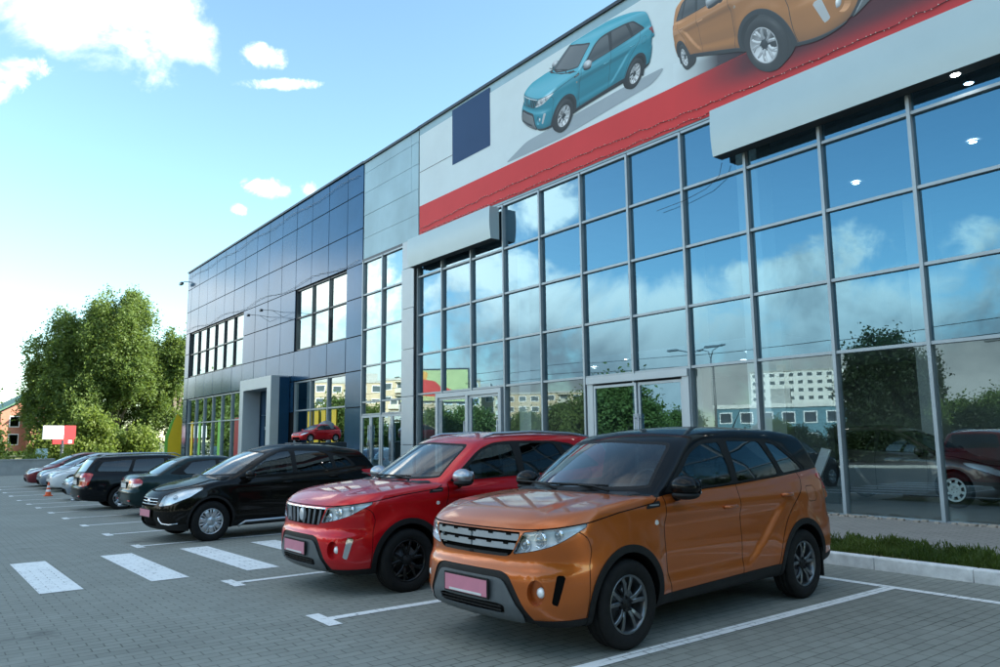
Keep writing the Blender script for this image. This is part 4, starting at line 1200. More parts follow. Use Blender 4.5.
# stall lines with their T-shaped ends, the line along the stall backs, the zebra crossing
STALLS = (-3.80, -6.14, -8.43, -12.85, -15.17, -17.53, -19.96, -22.3, -24.82, -27.04, -29.75, -32.48, -34.9, -37.3, -39.7)
def strip(name, pts):
    m = MB(); m.add([(x, y, gz(x)+.005) for x, y in pts], [tuple(range(len(pts)))])
    return m.build(name, M['road_paint'], fixn=False, kind='structure')
for x in STALLS:
    strip('stall_line', [(x-.055, 2.86), (x+.055, 2.86), (x+.055, 7.58), (x-.055, 7.58)])
    strip('stall_line', [(x-.24, 2.74), (x+.24, 2.74), (x+.24, 2.86), (x-.24, 2.86)])
for a, b in ((-8.4, 8.0), (-40, -12.8)):
    for q in np.arange(a, b, 4.0):
        e = min(q+4.0, b); strip('stall_line', [(q, 7.58), (e, 7.58), (e, 7.69), (q, 7.69)])
for x in (-1.40, 1.0, 3.4, 5.8): strip('stall_line', [(x-.055, 2.86), (x+.055, 2.86), (x+.055, 7.58), (x-.055, 7.58)])
for y in (1.08, 2.14, 3.19, 4.24, 5.29, 6.34): strip('crossing_stripe', [(-12.03, y), (-9.19, y+.02), (-9.19, y+.42), (-12.03, y+.40)])

# white painted kerb, planted strip and footway in front of the showroom
kb = MB(); x = -8.4
while x < 24:
    kb.bbox(x+.5, 8.56, .035, .994, .15, .19, .012); x += 1.0
kb.build('kerb', M['kerb'], kind='structure')
MB().box(-8.4, 24, 8.64, 9.85, -.05, .07).build('planting_bed', simple('bed_soil', (.085, .078, .045), .95, 0, .35, 5, bump=.4), kind='structure')
MB().box(-8.6, 24, 9.86, 13.05, -.05, .075).build('sidewalk', M['walk'], kind='structure')
ck = MB()
for i in range(300):
    x = random.uniform(-8.5, 10); y = 12.92+random.uniform(-.13, .12); s = random.uniform(.035, .075)
    ck.bbox(x, y, .08, s*1.5, s*1.2, .03+s*.3, .012)
ck.build('cobbles', simple('cobble_stone', (.34, .30, .25), .8, 0, .25, 8, bump=.2), kind='stuff')

def blades(name, n, area, hgt, mat, kind='stuff', lab=None):
    vs, fs = [], []
    for i in range(n):
        x, y, z = area(); h = hgt*random.uniform(.5, 1.3); a = random.uniform(0, 6.28); w = hgt*random.uniform(.09, .17)
        dx, dy = math.cos(a)*w, math.sin(a)*w; lx, ly = random.gauss(0, h*.35), random.gauss(0, h*.35)
        b = len(vs)
        vs += [(x-dx, y-dy, z), (x+dx, y+dy, z), (x+lx*.5+dx*.7, y+ly*.5+dy*.7, z+h*.6), (x+lx*.5-dx*.7, y+ly*.5-dy*.7, z+h*.6), (x+lx, y+ly, z+h)]
        fs += [(b, b+1, b+2, b+3), (b+3, b+2, b+4)]
    o = MB().add(vs, fs).build(name, mat, fixn=False)
    if kind: o['kind'] = kind
    return o
M['grass'] = foliage('grass_blades', (.07, .11, .02), (.16, .19, .05), .3)
M['juniper'] = foliage('juniper_sprays', (.055, .095, .022), (.12, .165, .04), .35)
def clumpy():
    while True:
        x, y = random.uniform(-8.3, 6), random.uniform(8.66, 9.8)
        if random.random() < .12+.88*max(0, math.sin(x*2.3+math.sin(y*4))*math.sin(y*3.1+x*.9)+.25): return (x, y, .07)
blades('grass', 4000, clumpy, .038, M['grass'])
blades('dry_grass', 5000, lambda: (random.uniform(-8.3, 6), random.uniform(8.66, 9.8), .07), .04, foliage('dry_blades', (.16, .14, .05), (.26, .22, .09), .3))
for i, (x, y, s, tx) in enumerate(((-5.15, 9.28, .52, 'spreading low green shrub nearest the rear of the orange car'), (-4.62, 9.40, .40, 'small rounded low shrub second along the planted strip'), (-4.15, 9.30, .48, 'dark green low shrub third along the planted strip'), (-3.50, 9.28, .55, 'broad low shrub by the right edge of the planted strip'), (-2.7, 9.3, .5, 'low green shrub at the frame edge of the planted strip'))):
    def ar(x=x, y=y, s=s):
        a = random.uniform(0, 6.28); r = s*math.sqrt(random.random()); q = r/s
        return (x+math.cos(a)*r*1.25, y+math.sin(a)*r*.75, .07+random.uniform(0, .19)*(1-q*q)*(.6+.4*math.sin(a*3+x*9)))
    o = blades('low_shrub', 7000, ar, .055, M['juniper'], None)
    tag(o, tx, 'shrub', 'low shrubs along the kerb')
# ---------------------------------------------------------------- the dealership building
D = 13.15
def pane(parent, x0, x1, z0, z1, y, mat, tilt=.0035):
    t = [random.uniform(-tilt, tilt) for _ in range(3)]
    v = [(x0, y+t[0], z0), (x1, y+t[1], z0), (x1, y+t[1]+t[2], z1), (x0, y+t[0]+t[2], z1)]
    return MB().add(v, [(0, 1, 2, 3)]).build('pane', mat, parent, fixn=False)

hall = thing('showroom_building', 'long glass fronted car showroom with white and red banner along its top', 'building', (0, D, 0))
def L_(y): return y-D       # local depth
PITCH = 1.632; XS = [-5.6+PITCH*k for k in range(-10, 13)]; XS[0] = -21.78
ROWS = [.06, 2.95, 4.27, 5.59, 6.91, 8.22]
X1 = XS[-1]
for i in range(len(XS)-1):
    a, b = XS[i], XS[i+1]
    fr = MB()
    fr.box(a-.03, a+.03, -.06, .09, -.3, ROWS[-1])
    for z in ROWS: fr.box(a+.03, b-.03, -.035, .085, z-.028, z+.028)
    fr.box(a+.03, b-.03, -.05, .09, -.3, ROWS[0]-.03)
    w = fr.build('window', M['alu'], hall)
    for j in range(5):
        if j == 0 and (-20.6 < a < -17.3 or -13.9 < a < -10.6): continue
        pane(w, a+.03, b-.03, ROWS[j]+.028, ROWS[j+1]-.028, .035, M['facade_glass' if j else 'clear_glass'])
# doors
def door(parent, x0, x1, z1, y, mat, hs=1, bar=.075):
    f = MB().box(x0, x0+bar, y-.03, y+.03, .04, z1).box(x1-bar, x1, y-.03, y+.03, .04, z1).box(x0+bar, x1-bar, y-.03, y+.03, .04, .17).box(x0+bar, x1-bar, y-.03, y+.03, z1-bar, z1)
    d = f.build('door', M['alu_light'], parent)
    pane(d, x0+bar, x1-bar, .17, z1-bar, y, mat)
    hx = x1-bar/2 if hs > 0 else x0+bar/2
    h = MB().tube([(hx, y-.09, .75), (hx, y-.09, 2.0)], .016, 8)
    for z in (.85, 1.9): h.tube([(hx, y-.09, z), (hx, y-.02, z)], .014, 6)
    h.build('handle', M['satin_silver'], d)
    return d
def fixed(parent, x0, x1, z0, z1, y, mat, nm='window'):
    f = MB().box(x0, x0+.05, y-.04, y+.04, z0, z1).box(x1-.05, x1, y-.04, y+.04, z0, z1).box(x0+.05, x1-.05, y-.04, y+.04, z0, z0+.05).box(x0+.05, x1-.05, y-.04, y+.04, z1-.05, z1)
    w = f.build(nm, M['alu'], parent); pane(w, x0+.05, x1-.05, z0+.05, z1-.05, y, mat); return w
G = M['facade_glass']
MB().box(-20.55, -17.12, -.12, .02, 2.76, 2.90).box(-20.55, -20.43, -.12, .02, .0, 2.76).box(-17.24, -17.12, -.12, .02, .0, 2.76).box(-18.88, -18.76, -.12, .02, 0, 2.76).build('door_frame', M['alu_light'], hall)
door(hall, -20.42, -18.89, 2.75, -.04, G, 1); door(hall, -18.75, -17.25, 2.75, -.04, G, 1)
MB().box(-13.62, -10.50, -.14, .02, 2.76, 2.92).box(-13.62, -13.42, -.10, .02, .0, 2.76).box(-10.68, -10.50, -.10, .02, .0, 2.76).build('door_frame', M['alu_light'], hall)
door(hall, -13.41, -12.02, 2.71, -.06, G, 1, .06); door(hall, -12.00, -10.70, 2.71, -.02, G, -1, .06)
# wall above the glass, coping, inside
MB().box(-21.75, X1, .0, .35, 8.26, 12.18).build('upper_wall', M['clad_grey'], hall)
MB().box(-21.75, X1, -.02, .06, 8.20, 8.28).build('head_rail', M['alu_dark'], hall)
MB().box(-21.80, X1+.05, -.06, .45, 12.18, 12.27).build('coping', M['alu_dark'], hall)
MB().box(-21.75, X1, .36, 16, 12.0, 12.15).build('roof', M['soffit'], hall)
MB().box(-21.6, X1, .12, 14, -.02, .05).build('floor', M['int_floor'], hall)
MB().box(-21.6, X1, .36, 14, 8.24, 8.34).build('ceiling', M['int_ceil'], hall)
MB().box(-21.75, X1, 14.0, 14.3, -.3, 12.1).build('back_wall', M['int_wall'], hall)
MB().box(-21.75, -21.62, .2, 14.0, -.3, 12.1).build('side_wall', M['int_wall'], hall)
MB().box(X1, X1+.2, .0, 14.3, -.3, 12.1).build('side_wall', M['int_wall'], hall)
MB().box(-21.6, -12.0, 5.5, 14, 3.95, 4.25).build('gallery', M['int_ceil'], hall)
for x in (-16.9, -9.25, -1.6, 6.0): MB().bbox(x, .85, 4.15, .52, .52, 8.2, .02).build('column', M['white_wall'], hall)
for x in (-16.9, -9.25, -1.6, 6.0): MB().bbox(x, 8.5, 4.15, .52, .52, 8.2, .02).build('column', M['white_wall'], hall)
n = NT('lamp_glow'); n.n.remove(n.b); e = n.new('ShaderNodeEmission'); e.inputs[0].default_value = (1, .97, .90, 1); e.inputs[1].default_value = 22; n.link(e.outputs[0], n.out.inputs[0]); M['glow'] = n.m
for (x, y, z) in ((-9.91, 19.7, 8.22), (-6.79, 19.1, 8.22), (-13.2, 19.4, 8.22), (-3.5, 19.4, 8.22), (-16.6, 17.6, 3.93), (-19.34, 18.9, 3.93), (-13.4, 19.5, 3.93), (-15.0, 21.5, 3.93)):
    l = MB().lathe([(.085, 0), (.11, -.005), (.11, -.03), (.085, -.035), (.085, 0)], 20, 0, 'z').build('ceiling_lamp', M['alu_light'], hall, loc=(x, y-D, z))
    MB().lathe([(.001, -.022), (.084, -.022)], 20, 0, 'z').build('lamp_disc', M['glow'], l)

# blank sign boxes hung over the glass, bulging fronts
def sign_box(x0, x1, z0, z1, label, y1=-.10, dep=.36):
    t = thing('blank_sign', label, 'sign', ((x0+x1)/2, D, z0), 0, 'blank sign boxes over the glass')
    h = z1-z0; hw = (x1-x0)/2; k = 12
    prof = [(y1-dep*.85-.035*math.sin(math.pi*i/k)-.03*(i/k), h*i/k) for i in range(k+1)]
    m = MB()
    v = [(-hw, y, z) for y, z in prof]+[(hw, y, z) for y, z in prof]
    m.add(v, [(i, i+1, k+2+i, k+1+i) for i in range(k)], 0, True)
    m.build('face', M['sign_face'], t, fixn=False)
    m = MB()
    for s in (-hw, hw):
        p = [(s, y1, 0)]+[(s, y, z) for y, z in prof]+[(s, y1, h)]
        m = MB().add(p, [tuple(range(len(p)))]); m.build('end_cap', M['sign_face'], t)
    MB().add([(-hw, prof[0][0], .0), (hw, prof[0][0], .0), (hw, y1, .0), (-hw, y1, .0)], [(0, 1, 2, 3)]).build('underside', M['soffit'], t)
    MB().add([(-hw, prof[-1][0], h), (hw, prof[-1][0], h), (hw, y1, h), (-hw, y1, h)], [(0, 1, 2, 3)]).build('top', M['sign_face'], t)
    MB().box(-hw+.05, hw-.05, y1, -.062, .08, h-.08).build('bracket', M['soffit'], t)
    return t
sA = sign_box(-21.78, -17.12, 7.20, 8.16, 'shorter blank curved sign box beside the grey pilaster')
sB = sign_box(-9.36, 12.0, 7.22, 8.22, 'long blank curved sign box running out at the right edge')
l = MB().lathe([(.07, 0), (.09, -.004), (.09, .02)], 20, 0, 'z').build('soffit_lamp', M['alu_light'], sB, loc=(-4.75-(-9.36+12.0)/2, -.22, -.004))
MB().lathe([(.001, -.006), (.068, -.006)], 20, 0, 'z').build('lamp_disc', M['glow'], l)
cb = MB().tube([(-9.35, D-.12, 7.16), (-9.45, D-.10, 6.9), (-9.8, D-.09, 6.72), (-10.4, D-.08, 6.62), (-11.2, D-.08, 6.58)], .006, 6).build('cable', M['wire'])
tag(cb, 'loose black cable drooping below the end of the long sign box', 'cable')

# ---------------------------------------------------------------- banner with two printed cars
def print_mat(name, attr=False, col=(1, 1, 1)):
    n = NT(name); n.set(Roughness=.6, Specular_IOR_Level=.25)
    oc = n.coord(); f = n.noise(.7, 5, .6, oc)
    if attr:
        a = n.new('ShaderNodeVertexColor'); a.layer_name = 'ink'; n.link(a.outputs[0], n.b.inputs['Base Color'])
    else:
        n.link(n.ramp(f, [(.3, tuple(c*.95 for c in col)), (.7, tuple(min(1, c*1.04) for c in col))]), n.b.inputs['Base Color'])
    return n.m
M['vinyl'] = print_mat('white_vinyl', False, (.64, .75, .79)); M['vinyl_red'] = print_mat('red_print', False, (.64, .055, .06)); M['vinyl_blue'] = print_mat('blue_print', False, (.022, .065, .16))
M['ink'] = print_mat('printed_ink', True)
ban = thing('banner', 'huge white advertising banner with a red lower band and two printed cars', 'banner', (0, D, 0))
def flat(name, pts, y, mat, par=ban):
    return MB().add([(x, y, z) for x, z in pts], [tuple(range(len(pts)))]).build(name, mat, par, fixn=False)
flat('white_field', [(-21.72, 9.35), (X1, 9.35), (X1, 11.92), (-21.72, 11.92)], -.012, M['vinyl'])
flat('red_band', [(-21.72, 8.36), (X1, 8.28), (X1, 9.36), (-10.4, 9.36), (-21.72, 9.38)], -.016, M['vinyl_red'])
flat('blue_rectangle', [(-19.68, 10.24), (-17.62, 10.24), (-17.62, 12.10), (-19.68, 12.10)], -.018, M['vinyl_blue'])
MB().box(-21.70, -19.68, -.019, -.013, 10.58, 10.595).build('seam', M['alu_dark'], ban)

INK = {}
def car_print(src, name, view, dist, fit, tint, body, bmat, y0, eye_h=None):
    """flatten a car into a printed picture: each facet keeps the tone it has in a studio photograph, as ink"""
    inv = None
    a = R(view); eye = np.array([-math.cos(a)*dist, -math.sin(a)*dist, eye_h or dist*.20+.9])
    fwd = np.array([0, 0, .62])-eye; fwd /= np.linalg.norm(fwd)
    right = np.cross(fwd, (0, 0, 1)); right /= np.linalg.norm(right); up = np.cross(right, fwd)
    key = np.array([-.4, -.5 if math.sin(a) > 0 else .5, .76]); key /= np.linalg.norm(key)
    tone = {'plastic': (.03, .04, .05), 'gap': (.015, .02, .025), 'rubber': (.03, .035, .04), 'dark_glass': (.035, .05, .065), 'side_glass': (.06, .085, .105), 'windscreen': (.05, .07, .09), 'chrome': (.7, .75, .78), 'satin_silver': (.5, .55, .6),
            'grey_plastic': (.32, .36, .38), 'lamp_bowl': (.75, .82, .86), 'lamp_lens': None, 'bulb': (.3, .35, .4), 'amber': (.5, .4, .3), 'tail_red': (.35, .03, .05), 'gloss_black': (.04, .05, .06), 'mirror_glass': (.5, .55, .6), 'plate_pink': (.06, .07, .08), 'plate_white': (.1, .11, .12),
            'dark_alloy': (.62, .66, .70), 'black_alloy': (.62, .66, .70), 'disc': (.06, .07, .08), 'seat': (.03, .035, .04), 'dash': (.03, .035, .04)}
    names = {M[k]: k for k in M}
    V, FA, CO = [], [], []
    def walk(o, mw):
        for c in kids(o):
            mm = mw @ c.matrix_basis
            if c.type == 'MESH' and not c.name.startswith(('plate', 'licence', 'antenna', 'seat', 'steering', 'roof_rail')):
                me = c.data; n = len(me.vertices); cn = np.array([v.vector[:] for v in me.corner_normals]); m3 = np.array(mm.to_3x3().inverted().transposed())
                co = np.empty(n*3); me.vertices.foreach_get('co', co); co = co.reshape(-1, 3)
                A = np.array(mm); P = co @ A[:3, :3].T + A[:3, 3]
                for p in me.polygons:
                    mat = me.materials[p.material_index]; k = names.get(mat, '')
                    col = tone.get(k, 'paint')
                    if col is None: continue
                    if col == 'paint': col = body
                    q = P[list(p.vertices)]; ctr = q.mean(0)
                    nr = np.array(mm.to_3x3() @ p.normal); nr /= np.linalg.norm(nr)+1e-9
                    vd = eye-ctr; vd /= np.linalg.norm(vd)
                    if nr @ vd < 0: continue
                    h = key+vd; h /= np.linalg.norm(h)
                    cc = []
                    for li in p.loop_indices:
                        nn = m3 @ cn[li]; nn = nn/(np.linalg.norm(nn)+1e-9)
                        rf = 2*(nn @ vd)*nn-vd
                        lum = .22+.62*max(0, nn @ key)+.30*max(0, nn[2])
                        env = float(sstep(.10, .45, rf[2]))*.20+float(sstep(-.05, .05, rf[2])*(1-sstep(.10, .2, rf[2])))*.10
                        fr_ = .35+.65*(1-abs(nn @ vd))**2
                        sp = max(0, nn @ h)**40*.45
                        gl_ = 1.0 if k not in ('plastic', 'gap', 'rubber', 'seat', 'dash') else .12
                        cc.append([min(1, c_*lum+(sp+env*fr_)*gl_) for c_ in col])
                    FA.append(q); CO.append(cc)
            walk(c, mm)
    walk(src, Matrix.Diagonal((*src.scale, 1)))
    def pj(q):
        d = q-eye; z = d @ fwd; return np.stack([(d @ right)/z, (d @ up)/z, z], -1)
    fr = pj(np.array([fit[0][0], fit[1][0]], float)); tg = np.array([fit[0][1], fit[1][1]], float)
    s = complex(*(tg[1]-tg[0]))/complex(*(fr[1][:2]-fr[0][:2])); t0 = complex(*tg[0])-s*complex(*fr[0][:2])
    zs = [pj(q)[:, 2] for q in FA]; zmin, zmax = min(z.min() for z in zs), max(z.max() for z in zs)
    vs, fs, cs = [], [], []
    for q, c in zip(FA, CO):
        p = pj(q); w = [s*complex(a_, b_)+t0 for a_, b_, _ in p]
        b = len(vs)
        for x, z in zip(w, p[:, 2]): vs.append((x.real, y0-.014*(1-(z-zmin)/(zmax-zmin)), min(x.imag, 11.9)))
        fs.append(tuple(range(b, b+len(w)))); cs += c
    me = bpy.data.meshes.new(name); me.from_pydata(vs, [], fs); me.materials.append(bmat)
    ca = me.color_attributes.new('ink', 'FLOAT_COLOR', 'CORNER')
    buf = []
    for c in cs: buf += [c[0]*(1-tint)+.55*tint, c[1]*(1-tint)+.64*tint, c[2]*(1-tint)+.70*tint, 1]
    ca.data.foreach_set('color', buf)
    me.polygons.foreach_set('use_smooth', [True]*len(fs))
    me.normals_split_custom_set([(0, -1, 0)]*len(vs)); me.update()
    o = bpy.data.objects.new(name, me); COL.objects.link(o); o.parent = ban
    return o

def string_lights(name, label, f, x0, x1):
    t = thing(name, label, 'string lights', (x0, D, f(x0)), 0, 'strings of bulbs along the facades')
    pts = []; x = x0
    while x < x1: pts.append((x-x0, -.045+.012*math.sin(x*5), f(x)-f(x0)+.012*math.sin(x*9)+random.uniform(-.012, .012))); x += .12
    MB().tube(pts, .007, 4, 0, False).build('wire', M['wire'], t)
    b = MB()
    for p in pts: b.ball((p[0]+random.uniform(-.05, .05), p[1]-.012, p[2]+random.uniform(-.02, .02)), .011, 4)
    b.build('bulbs', M['bulb_glass'], t, kind='stuff')
    return t
string_lights('string_lights', 'string of small bulbs along the very bottom edge of the red band', lambda x: 8.41-.002*(x+21), -21.6, 11)
string_lights('string_lights', 'string of small bulbs sagging across the middle of the red band', lambda x: 8.58+.10*math.sin((x+21)*.33)+.006*(x+21), -21.6, 11)

# ---------------------------------------------------------------- grey link between the two blocks
link = thing('link_block', 'narrow silver grey clad block with glazed doors between showroom and dark block', 'building', (0, D, 0))
def panels(name, parent, xs, zs, y, mat, holes=(), gap=.012, th=.03, jit=.003):
    m = MB()
    for i in range(len(xs)-1):
        for j in range(len(zs)-1):
            a, b, c, d = xs[i], xs[i+1], zs[j], zs[j+1]
            cx, cz = (a+b)/2, (c+d)/2
            if any(h[0] < cx < h[1] and h[2] < cz < h[3] for h in holes): continue
            t = [random.uniform(-jit, jit) for _ in range(3)]
            g = gap/2
            v = [(a+g, y+t[0], c+g), (b-g, y+t[1], c+g), (b-g, y+t[1]+t[2], d-g), (a+g, y+t[0]+t[2], d-g), (a+g, y+th, c+g), (b-g, y+th, c+g), (b-g, y+th, d-g), (a+g, y+th, d-g)]
            m.add(v, [(0, 1, 2, 3), (1, 0, 4, 5), (2, 1, 5, 6), (3, 2, 6, 7), (0, 3, 7, 4)])
    return m.build(name, mat, parent, fixn=False)
MB().box(-25.9, -21.79, .04, .3, 8.3, 12.16).build('wall', M['alu_dark'], link)
panels('cladding', link, [-25.86, -22.30, -21.80], [8.34, 9.15, 10.05, 10.95, 11.75, 12.16], 0, M['clad_grey'])
MB().box(-25.9, -21.81, -.06, .4, 12.17, 12.26).build('coping', M['alu_dark'], link)
MB().box(-25.9, -21.8, -.03, .1, 8.22, 8.33).build('head_rail', M['alu_dark'], link)
MB().box(-22.62, -21.82, -.10, .3, -.5, 7.3).build('pilaster_core', M['alu_dark'], link)
panels('pilaster', link, [-22.66, -21.84], [-.5, 1.3, 2.9, 4.5, 5.9, 7.3], -.16, M['alu_light'], gap=.02)
panels('pilaster', link, [-22.66, -21.84], [7.32, 8.28], -.13, M['alu_light'])
for (a, b) in ((-25.8, -24.28), (-24.28, -22.70)):
    fr = MB().box(a-.03, a+.03, -.06, .09, -.5, 8.22)
    zz = [2.40, 2.86, 4.20, 5.58, 6.92, 8.20]
    for z in zz: fr.box(a+.03, b-.03, -.035, .085, z-.028, z+.028)
    w = fr.build('window', M['alu'], link)
    for j in range(5): pane(w, a+.03, b-.03, zz[j]+.028, zz[j+1]-.028, .035, M['mirror_coat'])
for a, b, h in ((-25.75, -25.06, 1), (-25.04, -24.32, -1), (-24.24, -23.5, 1), (-23.48, -22.72, -1)):
    d = door(link, a, b, 2.36, -.02, M['facade_glass'], h, .08)
MB().box(-25.8, -22.7, .3, 8, -.3, -.2).build('floor', M['int_floor'], link)
MB().box(-25.8, -22.7, 6.0, 6.2, -.3, 8.2).build('back_wall', M['int_wall'], link)

# ---------------------------------------------------------------- dark clad block
dark = thing('dark_clad_building', 'dark blue panel clad two storey block at the far end of the row', 'building', (0, D, 0))
CX = [-50.2] + [-49.4+1.69*k for k in range(0, 14)] + [-25.92]
CX = [-50.2, -49.4, -47.7, -46.0, -44.35, -42.7, -41.05, -39.4, -37.65, -35.92, -34.22, -32.5, -30.78, -29.05, -27.3, -25.92]
CZ = [-.6, 1.1, 2.7, 4.08, 5.42, 6.9, 8.22, 9.6, 11.05, 12.2]
HO = [(-32.5, -27.3, 5.42, 8.22), (-49.4, -39.4, 5.42, 8.22), (-32.5, -27.3, -.6, 4.08), (-49.4, -39.4, -.6, 4.08), (-36.6, -33.2, -.6, 2.7)]
bk = MB()
for (a, b, c, d) in ((-50.2, -25.92, 8.24, 12.2), (-50.2, -25.92, 4.10, 5.40), (-39.38, -32.52, 5.4, 8.24), (-27.28, -25.92, -.6, 4.1), (-27.28, -25.92, 5.4, 8.24), (-50.2, -49.42, -.6, 4.1), (-50.2, -49.42, 5.4, 8.24), (-39.38, -36.6, -.6, 4.1), (-33.2, -32.52, -.6, 4.1), (-36.6, -33.2, 2.8, 4.1)):
    bk.box(a, b, .035, .28, c, d)
bk.build('wall', M['joint'], dark)
panels('cladding', dark, CX, CZ, 0, M['clad_dark'], HO, .040, .03, .004)
for k, (y0, y1) in enumerate(((.0, 5), (5, 10), (10, 15))):
    pass
MB().box(-50.25, -50.2, .0, 16, -.6, 12.2).build('end_wall', M['clad_dark'], dark)
MB().box(-50.3, -25.88, -.06, 16.1, 12.2, 12.29).build('roof', M['alu_dark'], dark)
MB().box(-50.0, -26, 15.6, 16.0, -.6, 12.2).build('back_wall', M['int_wall'], dark)
MB().box(-50.1, -26, .3, 15.6, 4.3, 5.3).build('floor_slab', M['int_wall'], dark)
MB().box(-50.1, -26, .3, 15.6, -.6, -.30).build('floor', M['int_floor'], dark)
def cwin(x0, x1, z0, z1, n, tr, mat):
    st = (x1-x0)/n
    for i in range(n):
        a, b = x0+i*st, x0+(i+1)*st
        f = MB().box(a-.03, a+.03, .06, .20, z0, z1)
        for z in (z0+.03, tr, z1-.03): f.box(a+.03, b-.03, .08, .19, z-.03, z+.03)
        if i == n-1: f.box(b-.03, b+.03, .06, .2, z0, z1)
        w = f.build('window', M['alu_dark'] if z0 > 3 else M['alu'], dark)
        pane(w, a+.03, b-.03, z0+.06, tr-.03, .15, mat); pane(w, a+.03, b-.03, tr+.03, z1-.06, .15, mat)
cwin(-32.46, -27.34, 5.44, 8.20, 3, 6.92, M['mirror_coat'])
cwin(-49.36, -39.44, 5.44, 8.20, 6, 6.85, M['mirror_coat'])
cwin(-32.46, -27.34, -.5, 4.06, 3, 2.78, M['mirror_coat'])
cwin(-49.36, -39.44, -.5, 4.06, 6, 2.60, M['mirror_coat'])
# entrance portal
MB().box(-36.95, -36.45, -.88, -.05, -.6, 3.85).box(-33.35, -32.85, -.88, -.05, -.6, 3.85).box(-36.95, -32.85, -.88, -.05, 3.85, 4.36).build('portal', M['alu_light'], dark)
MB().box(-32.845, -32.82, -.50, -.04, -.6, 4.30).build('portal_side', M['clad_dark'], dark)
for a, b in ((-36.4, -35.0), (-34.96, -33.4)):
    w = fixed(dark, a, b, 2.1, 3.8, .06, M['facade_glass']); 
    door(dark, a, b, 2.08, .06, M['facade_glass'])
for xq in (-34.6, -33.9): MB().bbox(xq, .6, 1.2, .35, .04, 2.3, .01).build('poster', M['yellow'], dark)
for i, x in enumerate((-30.9, -30.2, -29.5, -28.5)): MB().bbox(x, .125, 2.0, .42, .02, 1.4, .006).build('poster', M['yellow'], dark)
for x, mt in ((-48.5, 'yellow'), (-46.9, 'flag_green'), (-43.2, 'flag_green'), (-40.4, 'sign_red'), (-40.0, 'sign_red')): MB().bbox(x, .125, 1.4, .42, .02, 2.6, .006).build('poster', M[mt], dark)
# wall floodlights on arms, corner camera
for i, x in enumerate((-35.6, -33.9)):
    t = thing('wall_lamp', ('left' if i == 0 else 'right')+' one of two small floodlights on long thin arms on the dark block', 'wall lamp', (x, D, 7.35), 0, 'arm floodlights on the dark block')
    MB().tube([(0, 0, .05), (0, -.5, .09), (0, -1.0, .08)], .011, 6).build('arm', M['wire'], t)
    MB().tube([(0, -.0, -.18), (0, -.5, .08)], .008, 6).build('stay', M['wire'], t)
    MB().bbox(0, -1.05, .05, .16, .13, .11, .02).build('lamp_head', M['alu_dark'], t)
t = thing('security_camera', 'small security camera on a bracket at the far top corner of the dark block', 'camera', (-50.22, D, 11.55))
MB().tube([(0, 0, .1), (0, -.25, .1), (-.25, -.3, .05)], .025, 6).build('bracket', M['wire'], t)
MB().bbox(-.3, -.36, .0, .5, .18, .18, .03).build('camera_body', M['alu_dark'], t)
MB().lathe([(.001, 0), (.05, .0), (.06, .06)], 12, 0, 'x', (-.58, -.36, 0)).build('lens', M['gap'], t)
string_lights('string_lights', 'wavy string of bulbs across the dark panels above the upper windows', lambda x: 8.40+.10*math.sin((x+50)*1.05), -50.0, -26.2)
string_lights('string_lights', 'string of bulbs along the roof edge of the dark block', lambda x: 11.80+.06*math.sin((x+50)*1.2), -50.0, -26.2)
# ---------------------------------------------------------------- trees and greenery
M['poplar'] = foliage('poplar_leaves', (.074, .128, .034), (.138, .200, .056), .42)
M['dark_leaf'] = foliage('dark_leaves', (.030, .060, .018), (.060, .100, .026), .3)
M['light_leaf'] = foliage('light_leaves', (.11, .165, .035), (.18, .23, .055), .45)
M['shade_leaf'] = foliage('very_dark_leaves', (.012, .024, .009), (.024, .042, .014), .15)
M['bark'] = simple('bark', (.10, .085, .065), .9, 0, .3, 6, bump=.4)
def crown_mesh(lobes, n, leaf, sub=40, flat=.8):
    """leaf quads gathered in sprays over and through a set of lobes (centre, radii)"""
    V = []; 
    w = np.array([l[1][0]*l[1][2] for l in lobes]); w = w/w.sum()
    ns = max(1, n//sub)
    ci = rng.choice(len(lobes), ns, p=w)
    for k in ci:
        c, r = np.array(lobes[k][0]), np.array(lobes[k][1])
        d = rng.normal(size=3); d /= np.linalg.norm(d)
        q = c+d*r*(rng.uniform(.45, 1.08)**.6)
        s = leaf*rng.uniform(2.2, 5.0)
        P = q+rng.normal(size=(sub, 3))*s*np.array([.55, .55, .8])
        V.append(P)
    P = np.concatenate(V); m = len(P)
    a = rng.normal(size=(m, 3)); a /= np.linalg.norm(a, axis=1)[:, None]
    b = np.cross(a, rng.normal(size=(m, 3))); b /= np.linalg.norm(b, axis=1)[:, None]
    s = leaf*rng.uniform(.6, 1.25, (m, 1))
    Q = np.stack([P-a*s, P+b*s*.6, P+a*s, P-b*s*.6], 1).reshape(-1, 3)
    me = bpy.data.meshes.new('crown')
    me.from_pydata(Q.tolist(), [], np.arange(m*4).reshape(-1, 4).tolist())
    return me
def tree(name, label, loc, lobes, n, leaf, mat, trunk_h, r0, group=None, limbs=6, cat='tree'):
    t = thing(name, label, cat, loc, 0, group)
    me = crown_mesh(lobes, n, leaf); me.materials.append(mat)
    o = bpy.data.objects.new('crown', me); COL.objects.link(o); o.parent = t
    tr = MB(); top = max(l[0][2] for l in lobes)
    tr.tube([(0, 0, -.3), (.05*r0, .02, trunk_h*.5), (.1, .05, trunk_h), (.05, 0, top)], [r0*1.25, r0, r0*.75, r0*.12], 10)
    for k in range(min(limbs, len(lobes))):
        c = lobes[k][0]; z0 = min(trunk_h*.9, c[2]*.6)
        tr.tube([(.05, 0, z0), (c[0]*.45, c[1]*.45, z0*.5+c[2]*.5), tuple(c)], [r0*.5, r0*.3, r0*.06], 7)
    tr.build('trunk', M['bark'], t)
    return t
